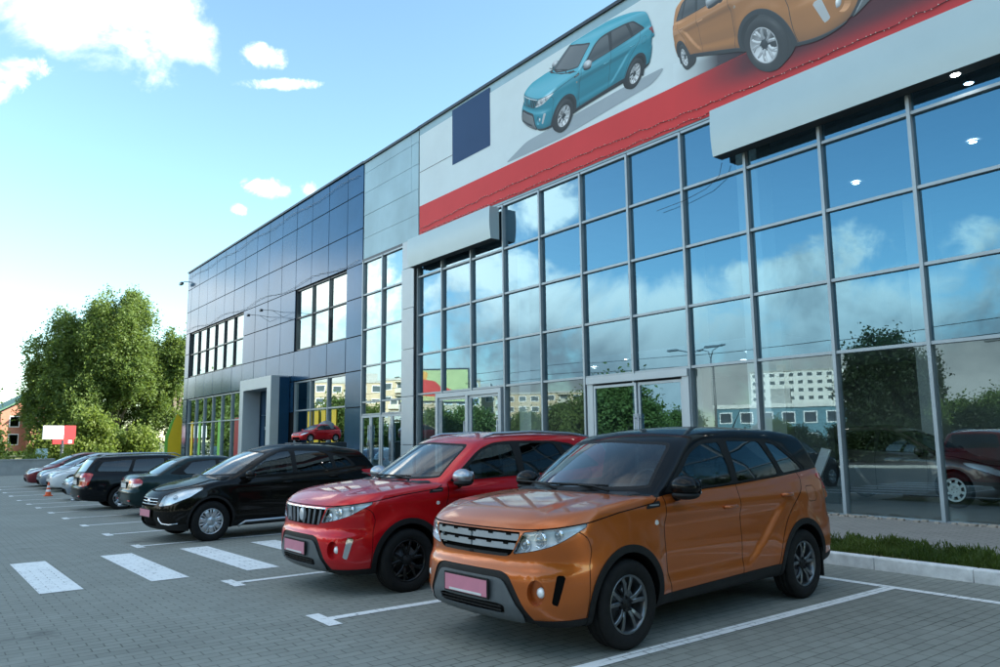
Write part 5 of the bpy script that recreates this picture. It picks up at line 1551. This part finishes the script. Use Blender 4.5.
def poplar_lobes(h, w, n, seed, taper=.55):
    g = np.random.default_rng(seed); L = []
    for i in range(n):
        z = h*(.16+.78*g.random()); env = w*.5*(1-((z/h-.42)/.62)**2*taper*1.4)
        a = g.uniform(0, 6.28); r = env*g.uniform(.25, .85)
        L.append(((math.cos(a)*r, math.sin(a)*r, z), (env*.24+.30, env*.24+.30, env*.30+h*.045)))
    return L
DX = -93
tree('poplar_tree', 'tallest broad green tree in the middle of the clump beyond the dark block', (-91, 16.6, -.4), poplar_lobes(18.3, 11.5, 84, 3), 110000, .14, M['poplar'], 3, .45, 'tall trees beyond the dark block')
tree('poplar_tree', 'darker tree on the left of the tall clump beyond the parked cars', (-95, 12.3, -.4), poplar_lobes(16.6, 8.5, 56, 5), 70000, .14, M['poplar'], 3, .4, 'tall trees beyond the dark block')
tree('poplar_tree', 'lower tree on the right of the clump, half hidden by the dark block', (-90, 22.6, -.4), poplar_lobes(14.5, 8.0, 50, 9), 56000, .14, M['poplar'], 2.5, .35, 'tall trees beyond the dark block')
tree('young_tree', 'pale young tree in front of the tall clump beside the red sign', (-80, 13.0, -.4), poplar_lobes(4.4, 3.4, 16, 12), 9000, .16, M['light_leaf'], 1, .12, 'young trees below the clump')
tree('young_tree', 'small pale tree below the tall clump, close to the dark block', (-80, 17.0, -.4), poplar_lobes(2.4, 2.8, 14, 14), 8000, .16, M['light_leaf'], 1, .12, 'young trees below the clump')
tree('young_tree', 'bushy mid green tree under the middle of the tall clump', (-82, 15.2, -.4), poplar_lobes(2.4, 3.0, 14, 15), 8000, .16, M['poplar'], .8, .12, 'young trees below the clump')
tree('round_tree', 'rounded yellow green tree left of the white and red sign', (-88, 10.6, -.4), poplar_lobes(2.5, 4.2, 20, 21), 11000, .16, M['light_leaf'], 1.2, .16)
tree('dark_tree', 'dark tree cut by the left edge of the picture', (-86, 4.8, -.4), poplar_lobes(5.6, 2.8, 18, 23), 12000, .18, M['dark_leaf'], 1.5, .2)
tree('dark_tree', 'dark bushy tree far behind the brick house', (-150, 14.0, -.4), poplar_lobes(4, 12, 18, 24), 8000, .3, M['dark_leaf'], 1.5, .2)
hd = MB()
o = tree('hedge', 'low sunlit hedge along the top of the grey wall at the far left', (-62.5, 1.5, -.4), [((0, q, .55), (.7, .8, .62)) for q in np.arange(-16, 11, .8)], 14000, .09, M['light_leaf'], .4, .05, None, 0, 'hedge')
# concrete wall at the far end of the lot
w = MB().box(-.14, .14, -20, 4.6, -.4, .86).box(-.19, .19, -20.02, 4.62, .86, .93).build('boundary_wall', M['concrete'], loc=(-54.2, 2.2, -.37)); tag(w, 'low grey concrete wall at the far end of the parking lot', 'wall')

# ---------------------------------------------------------------- roadside things at the far left
M['brick'] = simple('house_brick', (.36, .15, .10), .85, 0, .15, 3)
M['green_roof'] = simple('green_metal_roof', (.07, .16, .10), .5, .2, .1, 2)
h = thing('brick_house', 'brick house with green roof and gables beyond the bushes at left', 'house', (-128, 13.2, .5), R(8))
MB().box(-5, 5, -5.2, 5.2, 0, 5.2).prism([(-5.2, 5.2), (5.2, 5.2), (0, 8.2)], -5.0, 5.0, 'yz').build('wall', M['brick'], h)
MB().prism([(-5.9, 5.0), (0, 8.35), (5.9, 5.0), (5.9, 5.2), (0, 8.6), (-5.9, 5.2)], -5.4, 4.4, 'yz').build('roof', M['green_roof'], h)
MB().prism([(-2.4, 4.8), (0, 7.0), (2.4, 4.8), (2.4, 5.0), (0, 7.25), (-2.4, 5.0)], 4.6, 7.4, 'yz').box(5.0, 7.0, -2.1, 2.1, 0, 4.9).prism([(-2.1, 4.9), (2.1, 4.9), (0, 6.9)], 5.0, 7.0, 'yz').build('gable_wing', M['brick'], h)
for y, z in ((-3.6, 3.4), (3.6, 3.4), (-3.6, 1.0), (3.6, 1.0)):
    f = MB().box(5.0, 5.06, y-.6, y+.6, z-.2, z+1.3).build('window', M['sign_white'], h); pane(f, 0, 0, 0, .01, 0, M['dark_glass']) if False else MB().box(5.06, 5.08, y-.5, y+.5, z-.1, z+1.2).build('pane', M['dark_glass'], f)
for y in (-.8, .8):
    f = MB().box(7.0, 7.06, y-.5, y+.5, 2.6, 4.0).build('window', M['sign_white'], h); MB().box(7.06, 7.08, y-.4, y+.4, 2.7, 3.9).build('pane', M['dark_glass'], f)
MB().box(-1, 0, 2.2, 3.1, 6.5, 9.3).box(-1.1, .1, 2.1, 3.2, 9.3, 9.5).build('chimney', M['brick'], h)

s = thing('roadside_sign', 'white and red roadside board over a red strip on a dark post', 'sign', (-66, 8.45, .15), R(10)); s.scale = (.7, .7, .7)
MB().tube([(0, .4, -2.6), (0, .4, 2.2)], .16, 10).build('post', M['alu_dark'], s)
MB().bbox(0, -.55, 3.05, .22, 2.0, 1.42, .02).build('white_board', M['sign_white'], s)
MB().bbox(0, 1.05, 3.05, .24, 1.18, 1.46, .02).build('red_board', M['sign_red'], s)
MB().bbox(0, .45, 2.05, .2, 2.1, .50, .02).build('red_strip', M['sign_red'], s)
MB().box(.105, .115, .95, 1.30, 1.88, 2.22).build('white_patch', M['sign_white'], s)
MB().box(.117, .122, 1.06, 1.19, 1.98, 2.12).build('dark_mark', M['alu_dark'], s)
s = thing('small_sign', 'small pale blue square sign on a thin leg below the red board', 'sign', (-64, 7.2, -.4), R(8))
MB().tube([(0, 0, 0), (0, 0, .9)], .03, 8).build('leg', M['steel'], s)
MB().bbox(0, 0, 1.15, .06, .75, .70, .01).build('plate', simple('pale_blue', (.45, .62, .68), .5), s)
f = thing('feather_flag', 'tall yellow and green feather flag at the far corner of the dark block', 'flag', (-52.2, 13.75, -.4)); f.scale = (1, .8, .8)
pl = [(0, .4), (.0, 4.5)]
MB().tube([(0, 0, 0), (0, 0, 3.6), (-.12, -.2, 4.3), (-.3, -.55, 4.62)], .022, 6).build('pole', M['steel'], f)
out = [(0, .9), (0, 3.6), (-.2, 4.3), (-.55, 4.62), (-.95, 3.8), (-1.15, 2.6), (-1.15, .9)]
MB().prism(rnd(out, .08), -.012, .012, 'yz').build('cloth', M['yellow'], f)
MB().prism(rnd([(-.55, 4.55), (-.78, 4.0), (-1.15, 2.6), (-1.15, .9), (-1.38, .9), (-1.38, 2.7), (-.98, 3.9)], .05), -.018, .018, 'yz').build('border', M['flag_green'], f)
c = thing('traffic_cone', 'orange traffic cone with white bands on the paving by the white car', 'traffic cone', (-31.59, 3.84, gz(-31.6))); c.scale = (.64, .64, .64)
MB().bbox(0, 0, .025, .42, .42, .05, .012).build('base', M['cone'], c)
MB().lathe([(.165, .05), (.15, .09), (.035, .74), (.028, .76), (.001, .76)], 24, 0, 'z').build('cone_body', M['cone'], c)
for z0, z1 in ((.24, .36), (.46, .58)):
    rr = lambda z: .15-(z-.09)*(.115/.65)+.003
    MB().lathe([(rr(z0), z0), (rr(z1), z1)], 24, 0, 'z').build('white_band', M['sign_white'], c)

# ---------------------------------------------------------------- across the road: what the glass mirrors
def window_block(name, label, loc, rz, w, dpt, h, floors, cols, wallm, group=None, balc=None, roofm=None):
    b = thing(name, label, 'building', loc, rz, group)
    MB().box(-w/2, w/2, -dpt, 0, -1, h).build('wall', wallm, b)
    MB().box(-w/2-.2, w/2+.2, -dpt-.2, .2, h, h+.5).build('roof', roofm or M['concrete'], b)
    MB().box(-w*.2, -w*.1, -dpt*.7, -dpt*.3, h+.5, h+2.6).build('lift_house', M['concrete'], b)
    fh = h/floors; cw = w/cols; proto = None
    for i in range(floors):
        for j in range(cols):
            x, z = -w/2+(j+.5)*cw, i*fh+fh*.55
            if proto is None:
                f = MB().box(-cw*.31, cw*.31, .0, .05, -fh*.27, fh*.27).build('window', M['sign_white'], b)
                g = MB().box(-cw*.26, cw*.26, .05, .07, -fh*.22, fh*.22).build('pane', M['block_pane'], f); proto = f, g
            else:
                f = proto[0].copy(); COL.objects.link(f); g = proto[1].copy(); COL.objects.link(g); g.parent = f
            f.location = (x, 0, z)
    if balc:
        bp = None
        for j in balc:
            for i in range(1, floors):
                x, z = -w/2+(j+.5)*cw, i*fh+fh*.22
                if bp is None:
                    bp = MB().box(-cw*.48, cw*.48, .08, 1.2, -.55, .55).box(-cw*.48, cw*.48, .08, 1.2, fh*.62, fh*.68).build('balcony', M['balcony'], b)
                    o = bp
                else: o = bp.copy(); COL.objects.link(o)
                o.location = (x, 0, z)
    return b
M['block_pane'] = simple('dark_panes', (.07, .09, .11), .1, 0, .3, .3)
M['balcony'] = simple('balcony_panels', (.50, .48, .42), .7, 0, .12, .5)
M['white_block'] = simple('white_block_wall', (.70, .70, .68), .8, 0, .06, .2)
M['tan_block'] = simple('tan_block_wall', (.46, .38, .27), .85, 0, .10, .3)
M['teal_block'] = simple('teal_low_block', (.10, .22, .28), .7, 0, .15, .3)
def refl(az, d): return (d*math.cos(R(az)), 26.3+d*math.sin(R(az)))
x, y = refl(-121.3, 255)
window_block('apartment_block', 'tall white slab of flats mirrored in the showroom glass', (x, y, -.5), R(-32), 28, 12, 22, 9, 10, M['white_block'])
x, y = refl(-150.8, 190)
window_block('apartment_block', 'tan five storey flats mirrored in the glazed doors of the grey link', (x, y, -.5), R(-62), 44, 12, 16, 5, 14, M['tan_block'], None, (3, 7, 10))
x, y = refl(-142.2, 200)
window_block('apartment_block', 'long tan flats mirrored low in the glass behind the red car', (x, y, -.5), R(-48), 46, 12, 13.5, 5, 14, M['tan_block'], None, (2, 6, 11))
x, y = refl(-111.5, 260)
window_block('apartment_block', 'low tan flats mirrored above the dark car inside the showroom', (x, y, -.5), R(-20), 60, 12, 10.5, 4, 16, M['tan_block'], None, (4, 9))
x, y = refl(-120.5, 105)
window_block('low_block', 'low teal two storey block mirrored beside the orange car', (x, y, -.5), R(-30), 24, 10, 5.6, 2, 9, M['teal_block'], None, None, M['white_block'])
x, y = refl(-115.7, 80)
tree('conifer_tree', 'big dense dark tree mirrored in the right end of the glass', (x, y, -.3), poplar_lobes(11.2, 8.6, 44, 31, .35), 42000, .18, M['shade_leaf'], 1.2, .3)
base = dkb = None
g2 = np.random.default_rng(77)
spots = [(-133.9, 62, 1.05), (-135.5, 66, .95), (-131.6, 70, .8), (-129, 95, .8), (-126, 120, .9), (-138, 85, .9), (-140.5, 90, .8), (-145, 95, .95), (-147.5, 80, .8), (-152.5, 85, .9), (-155, 100, 1.2), (-157.5, 90, 1.1), (-160, 80, 1.2), (-163, 90, 1.4), (-112, 75, .75), (-109.5, 85, .9), (-107, 70, .8), (-118.5, 110, .9), (-123, 90, .6), (-104, 80, 1.0), (-150, 60, .5), (-124, 52, .42), (-121.3, 52, .40), (-118.6, 53, .42), (-116, 52, .4), (-113.4, 53, .45), (-110.8, 52, .55), (-108, 54, .5), (-105, 52, .5)]
for i, (az, d, s_) in enumerate(spots):
    x, y = refl(az, d)
    if d < 56 and az < -100 and az > -125:
        if dkb is None:
            t = dkb = tree('street_tree', 'x', (x, y, -.3), poplar_lobes(5.6, 6.4, 24, 43), 12000, .16, M['shade_leaf'], 1.2, .16, 'dark bushes across the road')
        else:
            t = copy_tree(dkb); t.location = (x, y, -.3)
        t.scale = (s_*g2.uniform(1.0, 1.3), s_*1.2, s_); t['label'] = 'low dark bush across the road, mirrored in the clear lower panes'; continue
    if base is None:
        t = base = tree('street_tree', 'x', (x, y, -.3), poplar_lobes(5.6, 6.4, 24, 41), 12000, .16, M['poplar'], 1.2, .16, 'trees across the road'); nm = 0
    else:
        t = copy_tree(base); t.location = (x, y, -.3)
    t.scale = (s_*g2.uniform(.9, 1.2), s_*g2.uniform(.9, 1.2), s_); t.rotation_euler = (0, 0, g2.uniform(0, 6.28))
    t['label'] = 'leafy street tree across the road, mirrored low in the showroom glass'
# billboard with a plain red car picture
x, y = refl(-147.6, 70)
bb = thing('billboard', 'roadside billboard with a red car picture, mirrored in the glass above the doors', 'billboard', (x, y, -.3), R(-58))
MB().tube([(0, -.3, 0), (0, -.3, 5.4)], .18, 12).build('post', M['steel'], bb)
MB().bbox(0, -.3, 6.6, 6.2, .28, 3.1, .03).build('frame', M['alu_dark'], bb)
def bbp(nm, pts, d, col): MB().add([(a, d, b) for a, b in pts], [tuple(range(len(pts)))]).build(nm, simple('poster_'+nm, col, .5, 0, .15, .8), bb)
bbp('poster', [(-2.95, 5.2), (2.95, 5.2), (2.95, 8.0), (-2.95, 8.0)], -.15, (.42, .46, .20))
bbp('poster_sun', rnd([(-2.9, 6.4), (-.8, 6.2), (-.4, 7.9), (-2.9, 7.95)], .4), -.145, (.65, .30, .05))
bbp('poster_car', rnd([(-1.9, 5.7), (1.4, 5.5), (1.8, 6.0), (.8, 6.4), (.2, 7.0), (-1.1, 7.2), (-1.9, 6.6)], .18), -.14, (.55, .03, .02))
# street lamps and their wires
def lamp(az, d, h, rz, label):
    x, y = refl(az, d)
    t = thing('street_lamp', label, 'street lamp', (x, y, -.2), rz, 'street lamps along the road')
    MB().tube([(0, 0, 0), (0, 0, h*.5), (0, 0, h-.8)], [.11, .09, .06], 10).build('pole', M['steel'], t)
    for s_ in (-1, 1):
        MB().tube([(0, 0, h-.85), (s_*.35, 0, h-.2), (s_*1.4, 0, h+.05)], .04, 6).build('arm', M['steel'], t)
        MB().bbox(s_*1.75, 0, h+.06, .8, .3, .14, .05).build('lamp_head', M['steel'], t)
lamp(-128.6, 50, 7.2, R(0), 'double armed street lamp mirrored in the glass above the orange car')
lamp(-127.0, 62, 8.6, R(25), 'taller street lamp with a slanting arm mirrored just beside the first')
lamp(-108, 55, 7.2, R(0), 'double armed street lamp mirrored at the right edge of the glass')
lamp(-150, 80, 8.0, R(0), 'street lamp mirrored in the glass of the grey link')
for i, (dz, lb) in enumerate(((6.2, 'lower of two thin overhead wires along the road'), (7.0, 'upper of two thin overhead wires along the road'))):
    c = MB().tube([(xx, -13.6-i*.6, dz+.25*math.cos(xx*.12)) for xx in range(-120, 60, 3)], .018, 4).build('overhead_wire', M['wire']); tag(c, lb, 'wire', 'overhead wires')

# ---------------------------------------------------------------- cars
o_suv = make_suv('compact_suv', 'orange compact car with black roof nearest the camera, pink blank plate', 'cars parked in front of the showroom', 'orange', 'gloss_black', 'gloss_black', 'twin', 'dark_alloy', 'plastic', 'orange', (-4.76, 5.25, 0), R(90+3.7))
r_suv = make_suv('compact_suv', 'red compact car with black wheels, roof rails and silver mirrors', 'cars parked in front of the showroom', 'red', 'red', 'satin_silver', 'split', 'black_alloy', 'plastic', 'red', (-7.50, 5.14, -.01), R(90+1))
make_car('crossover', CROSS, 'black family hatchback with silver wheel covers beyond the zebra crossing', 'cars parked in front of the showroom', 'black_paint', 'cover', 'silver_alloy', (-13.62, 5.0, gz(-13.6)), R(90+4), (.945, .95, .98), None, 'plate_pink')
make_car('sedan', SEDAN, 'dark green sedan parked tail out behind the black hatchback', 'cars parked in front of the showroom', 'green_paint', 'five', 'silver_alloy', (-19.5, 5.9, gz(-19.5)), R(-90), .95, 'plate_white', None)
make_car('estate_car', WAGON, 'dark estate car with roof rails parked tail out, red and white tail lamps', 'cars parked in front of the showroom', 'wagon_paint', 'five', 'silver_alloy', (-22.85, 5.55, gz(-22.9)), R(-90), .97, 'plate_white', None, True, 'satin_silver')
make_car('hatchback', HATCH, 'blue silver hatchback mostly hidden behind the dark estate car', 'cars parked in front of the showroom', 'silver_paint', 'five', 'silver_alloy', (-28.4, 5.8, gz(-28.4)), R(90), .95, None, 'plate_white', False)
make_car('hatchback', HATCH, 'white hatchback parked nose out behind the orange cone', 'cars parked in front of the showroom', 'white_paint', 'five', 'silver_alloy', (-34.4, 6.1, gz(-34)), R(90), .97, None, 'plate_white', False)
make_car('hatchback', HATCH, 'blue grey hatchback between the white car and the maroon car', 'cars parked in front of the showroom', 'silver_paint', 'five', 'silver_alloy', (-36.6, 6.0, gz(-36)), R(90), .97, None, 'plate_white', False)
make_car('hatchback', HATCH, 'maroon hatchback farthest away at the end of the parked row', 'cars parked in front of the showroom', 'maroon_paint', 'five', 'silver_alloy', (-39.2, 5.8, gz(-39)), R(90), .97, None, 'plate_white', False)
M['indoor_paint'] = paint('dark_brown_paint', (.10, .085, .082), .3, .35, coat=1.0)
M['dome_grey'] = simple('grey_dome', (.20, .22, .24), .25, .2, .1, 2)
M['white_steel'] = simple('white_steel_wheel', (.72, .76, .74), .4, .1, .05, 8)
make_car('hatchback', HATCH, 'dark car with white steel wheels standing inside the showroom', None, 'indoor_paint', 'steel', 'white_steel', (-7.80, 16.75, .05), R(180), (1.0, 1.0, 1.10), None, None, False, None, None, 'car')
disp = make_car('hatchback', HATCH, 'small red display car with a grey dome, raised on a plinth behind the black hatchback', None, 'red', 'five', 'silver_alloy', (-25.0, 11.0, 1.42), R(104), .42, None, 'plate_white', False)
MB().ball((1.0, 0, .95), .95, 12, 0, (.9, .8, .85)).build('dome', M['dome_grey'], disp)
p = MB().bbox(0, 0, .86, 1.9, .95, 1.70, .03).build('plinth', M['alu_dark'], loc=(-25.0, 11.0, -.30)); p.rotation_euler = (0, 0, R(104)); tag(p, 'dark plinth under the small red display car', 'plinth')
p = MB().box(-.45, .45, -.05, .05, 0, 3.35).build('reflection_panel', M['alu_dark'], loc=(-9.05, 15.4, .05)); tag(p, 'dark upright panel added inside the showroom in place of a reflection in the glass', 'panel')  # dark panel added where the glass shows a dark reflection
p = MB().add([(-.18, 0, 0), (.02, 0, 0), (.32, 0, .62), (.12, 0, .66), (-.18, .05, 0), (.02, .05, 0), (.32, .05, .62), (.12, .05, .66)], [(0, 1, 2, 3), (4, 7, 6, 5), (0, 4, 5, 1), (1, 5, 6, 2), (2, 6, 7, 3), (3, 7, 4, 0)]).build('leaning_board', M['sign_white'], loc=(-8.65, 14.7, .05+.5)); tag(p, 'slanted white board on a stand inside the glass behind the orange car', 'display board')
MB().tube([(-.08, .025, -.5), (-.08, .025, .05)], .02, 6).build('stand', M['steel'], p)

# printed cars of the banner
S1 = dict(view=35, dist=9.0)
car_print(r_suv, 'printed_car', 52, 8.5, (((3.37-2.09, -.88, 0), (-11.74, 9.75)), ((.87-2.09, -.88, 0), (-14.29, 9.51))), .06, (.015, .36, .50), M['ink'], -.020)
car_print(r_suv, 'printed_car', -38, 3.5, (((3.37-2.09, .88, 0), (-10.30, 9.56)), ((.87-2.09, .88, 0), (-8.34, 8.63))), .10, (.62, .25, .06), M['ink'], -.020, 1.15)
flat('printed_shadow', rnd([(-16.9, 9.45), (-14.4, 9.42), (-11.2, 9.68), (-10.8, 9.95), (-12.2, 9.95), (-15.9, 9.8)], .2), -.0185, print_mat('print_shadow', False, (.34, .41, .46)))
def ink_fade(name, x0, x1, zf, y, f, nx=40, nz=14):
    """a printed tint that fades across the sheet"""
    v, c = [], []
    for i in range(nx+1):
        for j in range(nz+1):
            x = x0+(x1-x0)*i/nx; a_, b_ = zf(x); z_ = a_+(b_-a_)*j/nz
            v.append((x, y, z_)); c.append(f(x, z_))
    fs = [(i*(nz+1)+j, (i+1)*(nz+1)+j, (i+1)*(nz+1)+j+1, i*(nz+1)+j+1) for i in range(nx) for j in range(nz)]
    me = bpy.data.meshes.new(name); me.from_pydata(v, [], fs); me.materials.append(M['ink'])
    ca = me.color_attributes.new('ink', 'FLOAT_COLOR', 'POINT')
    ca.data.foreach_set('color', [q for k in c for q in (*k, 1)])
    o = bpy.data.objects.new(name, me); COL.objects.link(o); o.parent = ban; return o
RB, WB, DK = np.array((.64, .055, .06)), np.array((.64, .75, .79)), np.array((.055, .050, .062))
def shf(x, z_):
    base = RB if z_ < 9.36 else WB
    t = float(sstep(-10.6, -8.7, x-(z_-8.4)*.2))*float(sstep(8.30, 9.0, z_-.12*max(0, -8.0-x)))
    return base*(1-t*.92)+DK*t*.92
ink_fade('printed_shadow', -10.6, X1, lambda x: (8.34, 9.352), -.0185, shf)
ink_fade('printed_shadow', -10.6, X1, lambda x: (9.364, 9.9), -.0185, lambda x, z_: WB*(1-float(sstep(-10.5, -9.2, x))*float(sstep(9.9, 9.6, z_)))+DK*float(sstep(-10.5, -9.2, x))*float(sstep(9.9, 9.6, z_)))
t = base
east = 0
for i, (xx, yy, s_) in enumerate(((36, -22, 2.7), (40, -13, 3.0), (36, -4, 2.6), (40, 5, 2.9), (36, -31, 2.7), (30, -16, 2.0), (30, -38, 2.3), (22, -42, 1.8), (12, -40, 1.3), (0, -43, 1.4), (-12, -41, 1.2))):  # unseen trees added so the car paint reflects something dark
    t = copy_tree(base); t.location = (xx, yy, -.3); t.scale = (s_*1.2, s_*1.2, s_); t.rotation_euler = (0, 0, i*1.3)
    t['label'] = 'unseen leafy tree added behind the viewer to darken reflections in the car paint'; t['group'] = 'trees added behind the viewer'
# ---------------------------------------------------------------- sky, sun, air
SUN_EL, SUN_AZ = 23.5, 56.0     # direction to the sun, azimuth from +X
w = bpy.data.worlds.new('World'); scene.world = w; w.use_nodes = True
nt = w.node_tree; N_, L2 = nt.nodes, nt.links
bg = N_['Background']
sky = N_.new('ShaderNodeTexSky'); sky.sky_type = 'NISHITA'; sky.sun_disc = False
sky.sun_elevation = R(SUN_EL); sky.sun_rotation = R(90-SUN_AZ)
sky.air_density = 1.0; sky.dust_density = .25; sky.ozone_density = 1.0; sky.altitude = 150
class WT(NT):
    def __init__(s): s.t = nt; s.n = N_; s.l = L2
W = WT()
dr = N_.new('ShaderNodeTexCoord').outputs['Generated']
sp = N_.new('ShaderNodeSeparateXYZ'); L2.new(dr, sp.inputs[0])
x, y, z = sp.outputs
az = W.math('MULTIPLY', W.math('ARCTAN2', y, x), 180/math.pi)
el = W.math('MULTIPLY', W.math('ARCSINE', z), 180/math.pi)
den = W.math('ADD', W.math('MAXIMUM', z, 0.0), .10)
cv = N_.new('ShaderNodeCombineXYZ'); L2.new(W.math('DIVIDE', x, den), cv.inputs[0]); L2.new(W.math('DIVIDE', y, den), cv.inputs[1])
n1 = W.noise(.85, 8, .58, cv.outputs[0], .3)
nf = W.noise(9.0, 8, .62, dr, .4)
nf2 = W.noise(30.0, 7, .62, dr, .4)
nd = W.noise(3.2, 6, .6, dr, .2)
def sst(a, b, v):
    m = N_.new('ShaderNodeMapRange'); m.interpolation_type = 'SMOOTHSTEP'
    m.inputs[1].default_value = a; m.inputs[2].default_value = b; L2.new(v, m.inputs[0]); return m.outputs[0]
# broken cloud banks low over the far side of the road
south = W.math('MULTIPLY', sst(.05, -.35, y), 1.0)
low = W.math('MULTIPLY', sst(15.0, 10.0, el), south)
th = W.math('MULTIPLY_ADD', low, -.32, .70)
field = sst(-.04, .12, W.math('SUBTRACT', W.math('MULTIPLY_ADD', nd, .45, W.math('MULTIPLY', nf, .55)), th))
alpha = W.math('MULTIPLY', field, south)
# single clouds: azimuth, elevation, half sizes, tilt, strength
BL = [(173.9, 28.6, 9.0, 3.6, -.12, 1.25), (167.5, 27.5, 3.4, 1.8, 0, 1.0), (177.3, 22.6, 2.0, 1.1, .5, .8), (160.7, 26.8, 1.5, .8, 0, .75), (159.6, 25.2, 2.6, .35, .1, .6), (160.2, 18.1, 1.6, .6, 0, .9), (157.1, 18.3, .7, .5, 0, .7), (162.1, 16.4, .6, .4, 0, .8),
      (-117.4, 12.3, 4.6, 1.9, 0, 1.25), (-122.8, 11.4, 4.0, 1.3, 0, 1.1), (-109.8, 11.6, 3.2, 1.9, 0, 1.2), (-139.5, 17.2, 3.2, 2.2, -.1, 1.3), (-143.2, 16.6, 2.2, 2.4, 0, 1.1), (-144.5, 12.6, 5.5, 2.2, 0, 1.1), (-155, 10.5, 9, 3.2, 0, 1.2), (-163, 7, 8, 3.0, 0, 1.3), (-131, 9.0, 7, 2.2, 0, .9)]
for a0, e0, ra, re, tl, st in BL:
    da = W.math('SUBTRACT', az, a0); de = W.math('SUBTRACT', el, e0)
    de2 = W.math('MULTIPLY_ADD', da, tl, de)
    q = W.math('ADD', W.math('POWER', W.math('DIVIDE', da, ra), 2.0), W.math('POWER', W.math('DIVIDE', de2, re), 2.0))
    v = W.math('SUBTRACT', 1.0, q)
    v = W.math('ADD', v, W.math('MULTIPLY', W.math('SUBTRACT', (W.math('MULTIPLY_ADD', nf, .65, W.math('MULTIPLY', nf2, .35)) if a0 < 0 else nf) if re > 1.2 else nf2, .5), (6.0 if a0 < 0 else 5.0) if re > 1.2 else 7.0))
    v = W.math('ADD', v, W.math('MULTIPLY', W.math('SUBTRACT', W.noise(34.0, 5, .6, dr) if False else nd, .5), 1.2))
    a_ = W.math('MULTIPLY', sst(-.2, 1.1, v) if a0 < 0 else sst(-.5, 2.0, v), st, clamp=True)
    alpha = W.math('MAXIMUM', alpha, a_)
# unseen broken high cloud, added behind and above the viewer as soft fill
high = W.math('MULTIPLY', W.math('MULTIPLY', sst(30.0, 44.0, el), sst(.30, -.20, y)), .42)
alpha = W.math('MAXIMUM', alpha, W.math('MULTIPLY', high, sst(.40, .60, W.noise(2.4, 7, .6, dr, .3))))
alpha = W.math('MULTIPLY', alpha, sst(-.5, 1.5, el), clamp=True)
shade = sst(.30, .56, W.noise(5.0, 7, .6, dr, .3))
under = W.math('MULTIPLY', sst(12.0, 5.0, el), south)
cl = W.mix(shade, (2.3, 2.45, 2.6), (9.5, 9.2, 8.4))
cl = W.mix(W.math('MULTIPLY', under, .6), cl, (2.9, 3.0, 3.0))
skyc = W.mix(1.0, sky.outputs[0], (.80, .93, .87), 'MULTIPLY')
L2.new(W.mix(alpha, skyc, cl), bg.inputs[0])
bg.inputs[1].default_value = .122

sl = bpy.data.lights.new('sun', 'SUN'); sl.energy = 5.0; sl.angle = R(.53); sl.color = (1.0, .93, .82)
so = bpy.data.objects.new('sun', sl); COL.objects.link(so)
d = Vector((math.cos(R(SUN_EL))*math.cos(R(SUN_AZ)), math.cos(R(SUN_EL))*math.sin(R(SUN_AZ)), math.sin(R(SUN_EL))))
so.rotation_euler = d.to_track_quat('Z', 'Y').to_euler(); so.location = d*60
# ---------------------------------------------------------------- camera
def add_camera():
    f, yaw, pitch, roll = 760.27/1000, R(142.7048), R(7.8396), R(-.65707)
    fw = Vector((math.cos(pitch)*math.cos(yaw), math.cos(pitch)*math.sin(yaw), math.sin(pitch)))
    r = Vector((math.sin(yaw), -math.cos(yaw), 0)); u = r.cross(fw)
    c, s = math.cos(roll), math.sin(roll)
    r2, u2 = c*r+s*u, -s*r+c*u
    cam = bpy.data.cameras.new('camera'); cam.sensor_width = 36; cam.lens = 36*f
    cam.clip_start = .05; cam.clip_end = 6000
    o = bpy.data.objects.new('camera', cam); COL.objects.link(o)
    m = Matrix(((r2.x, u2.x, -fw.x, 0), (r2.y, u2.y, -fw.y, 0), (r2.z, u2.z, -fw.z, 1.48), (0, 0, 0, 1)))
    o.matrix_world = m
    scene.camera = o
    return o
add_camera()
scene.view_settings.view_transform = 'Standard'
scene.view_settings.look = 'None'
scene.cycles.use_denoising = True
scene.view_settings.gamma = 1.0
scene.view_settings.use_curve_mapping = False
scene.view_settings.exposure = 1.85
scene.cycles.max_bounces = 10
scene.cycles.transparent_max_bounces = 16
scene.cycles.glossy_bounces = 5
scene.cycles.caustics_reflective = False
scene.cycles.caustics_refractive = False
scene.cycles.sample_clamp_indirect = 6
for o in bpy.data.objects:
    if o.type == 'MESH': o.data.update()
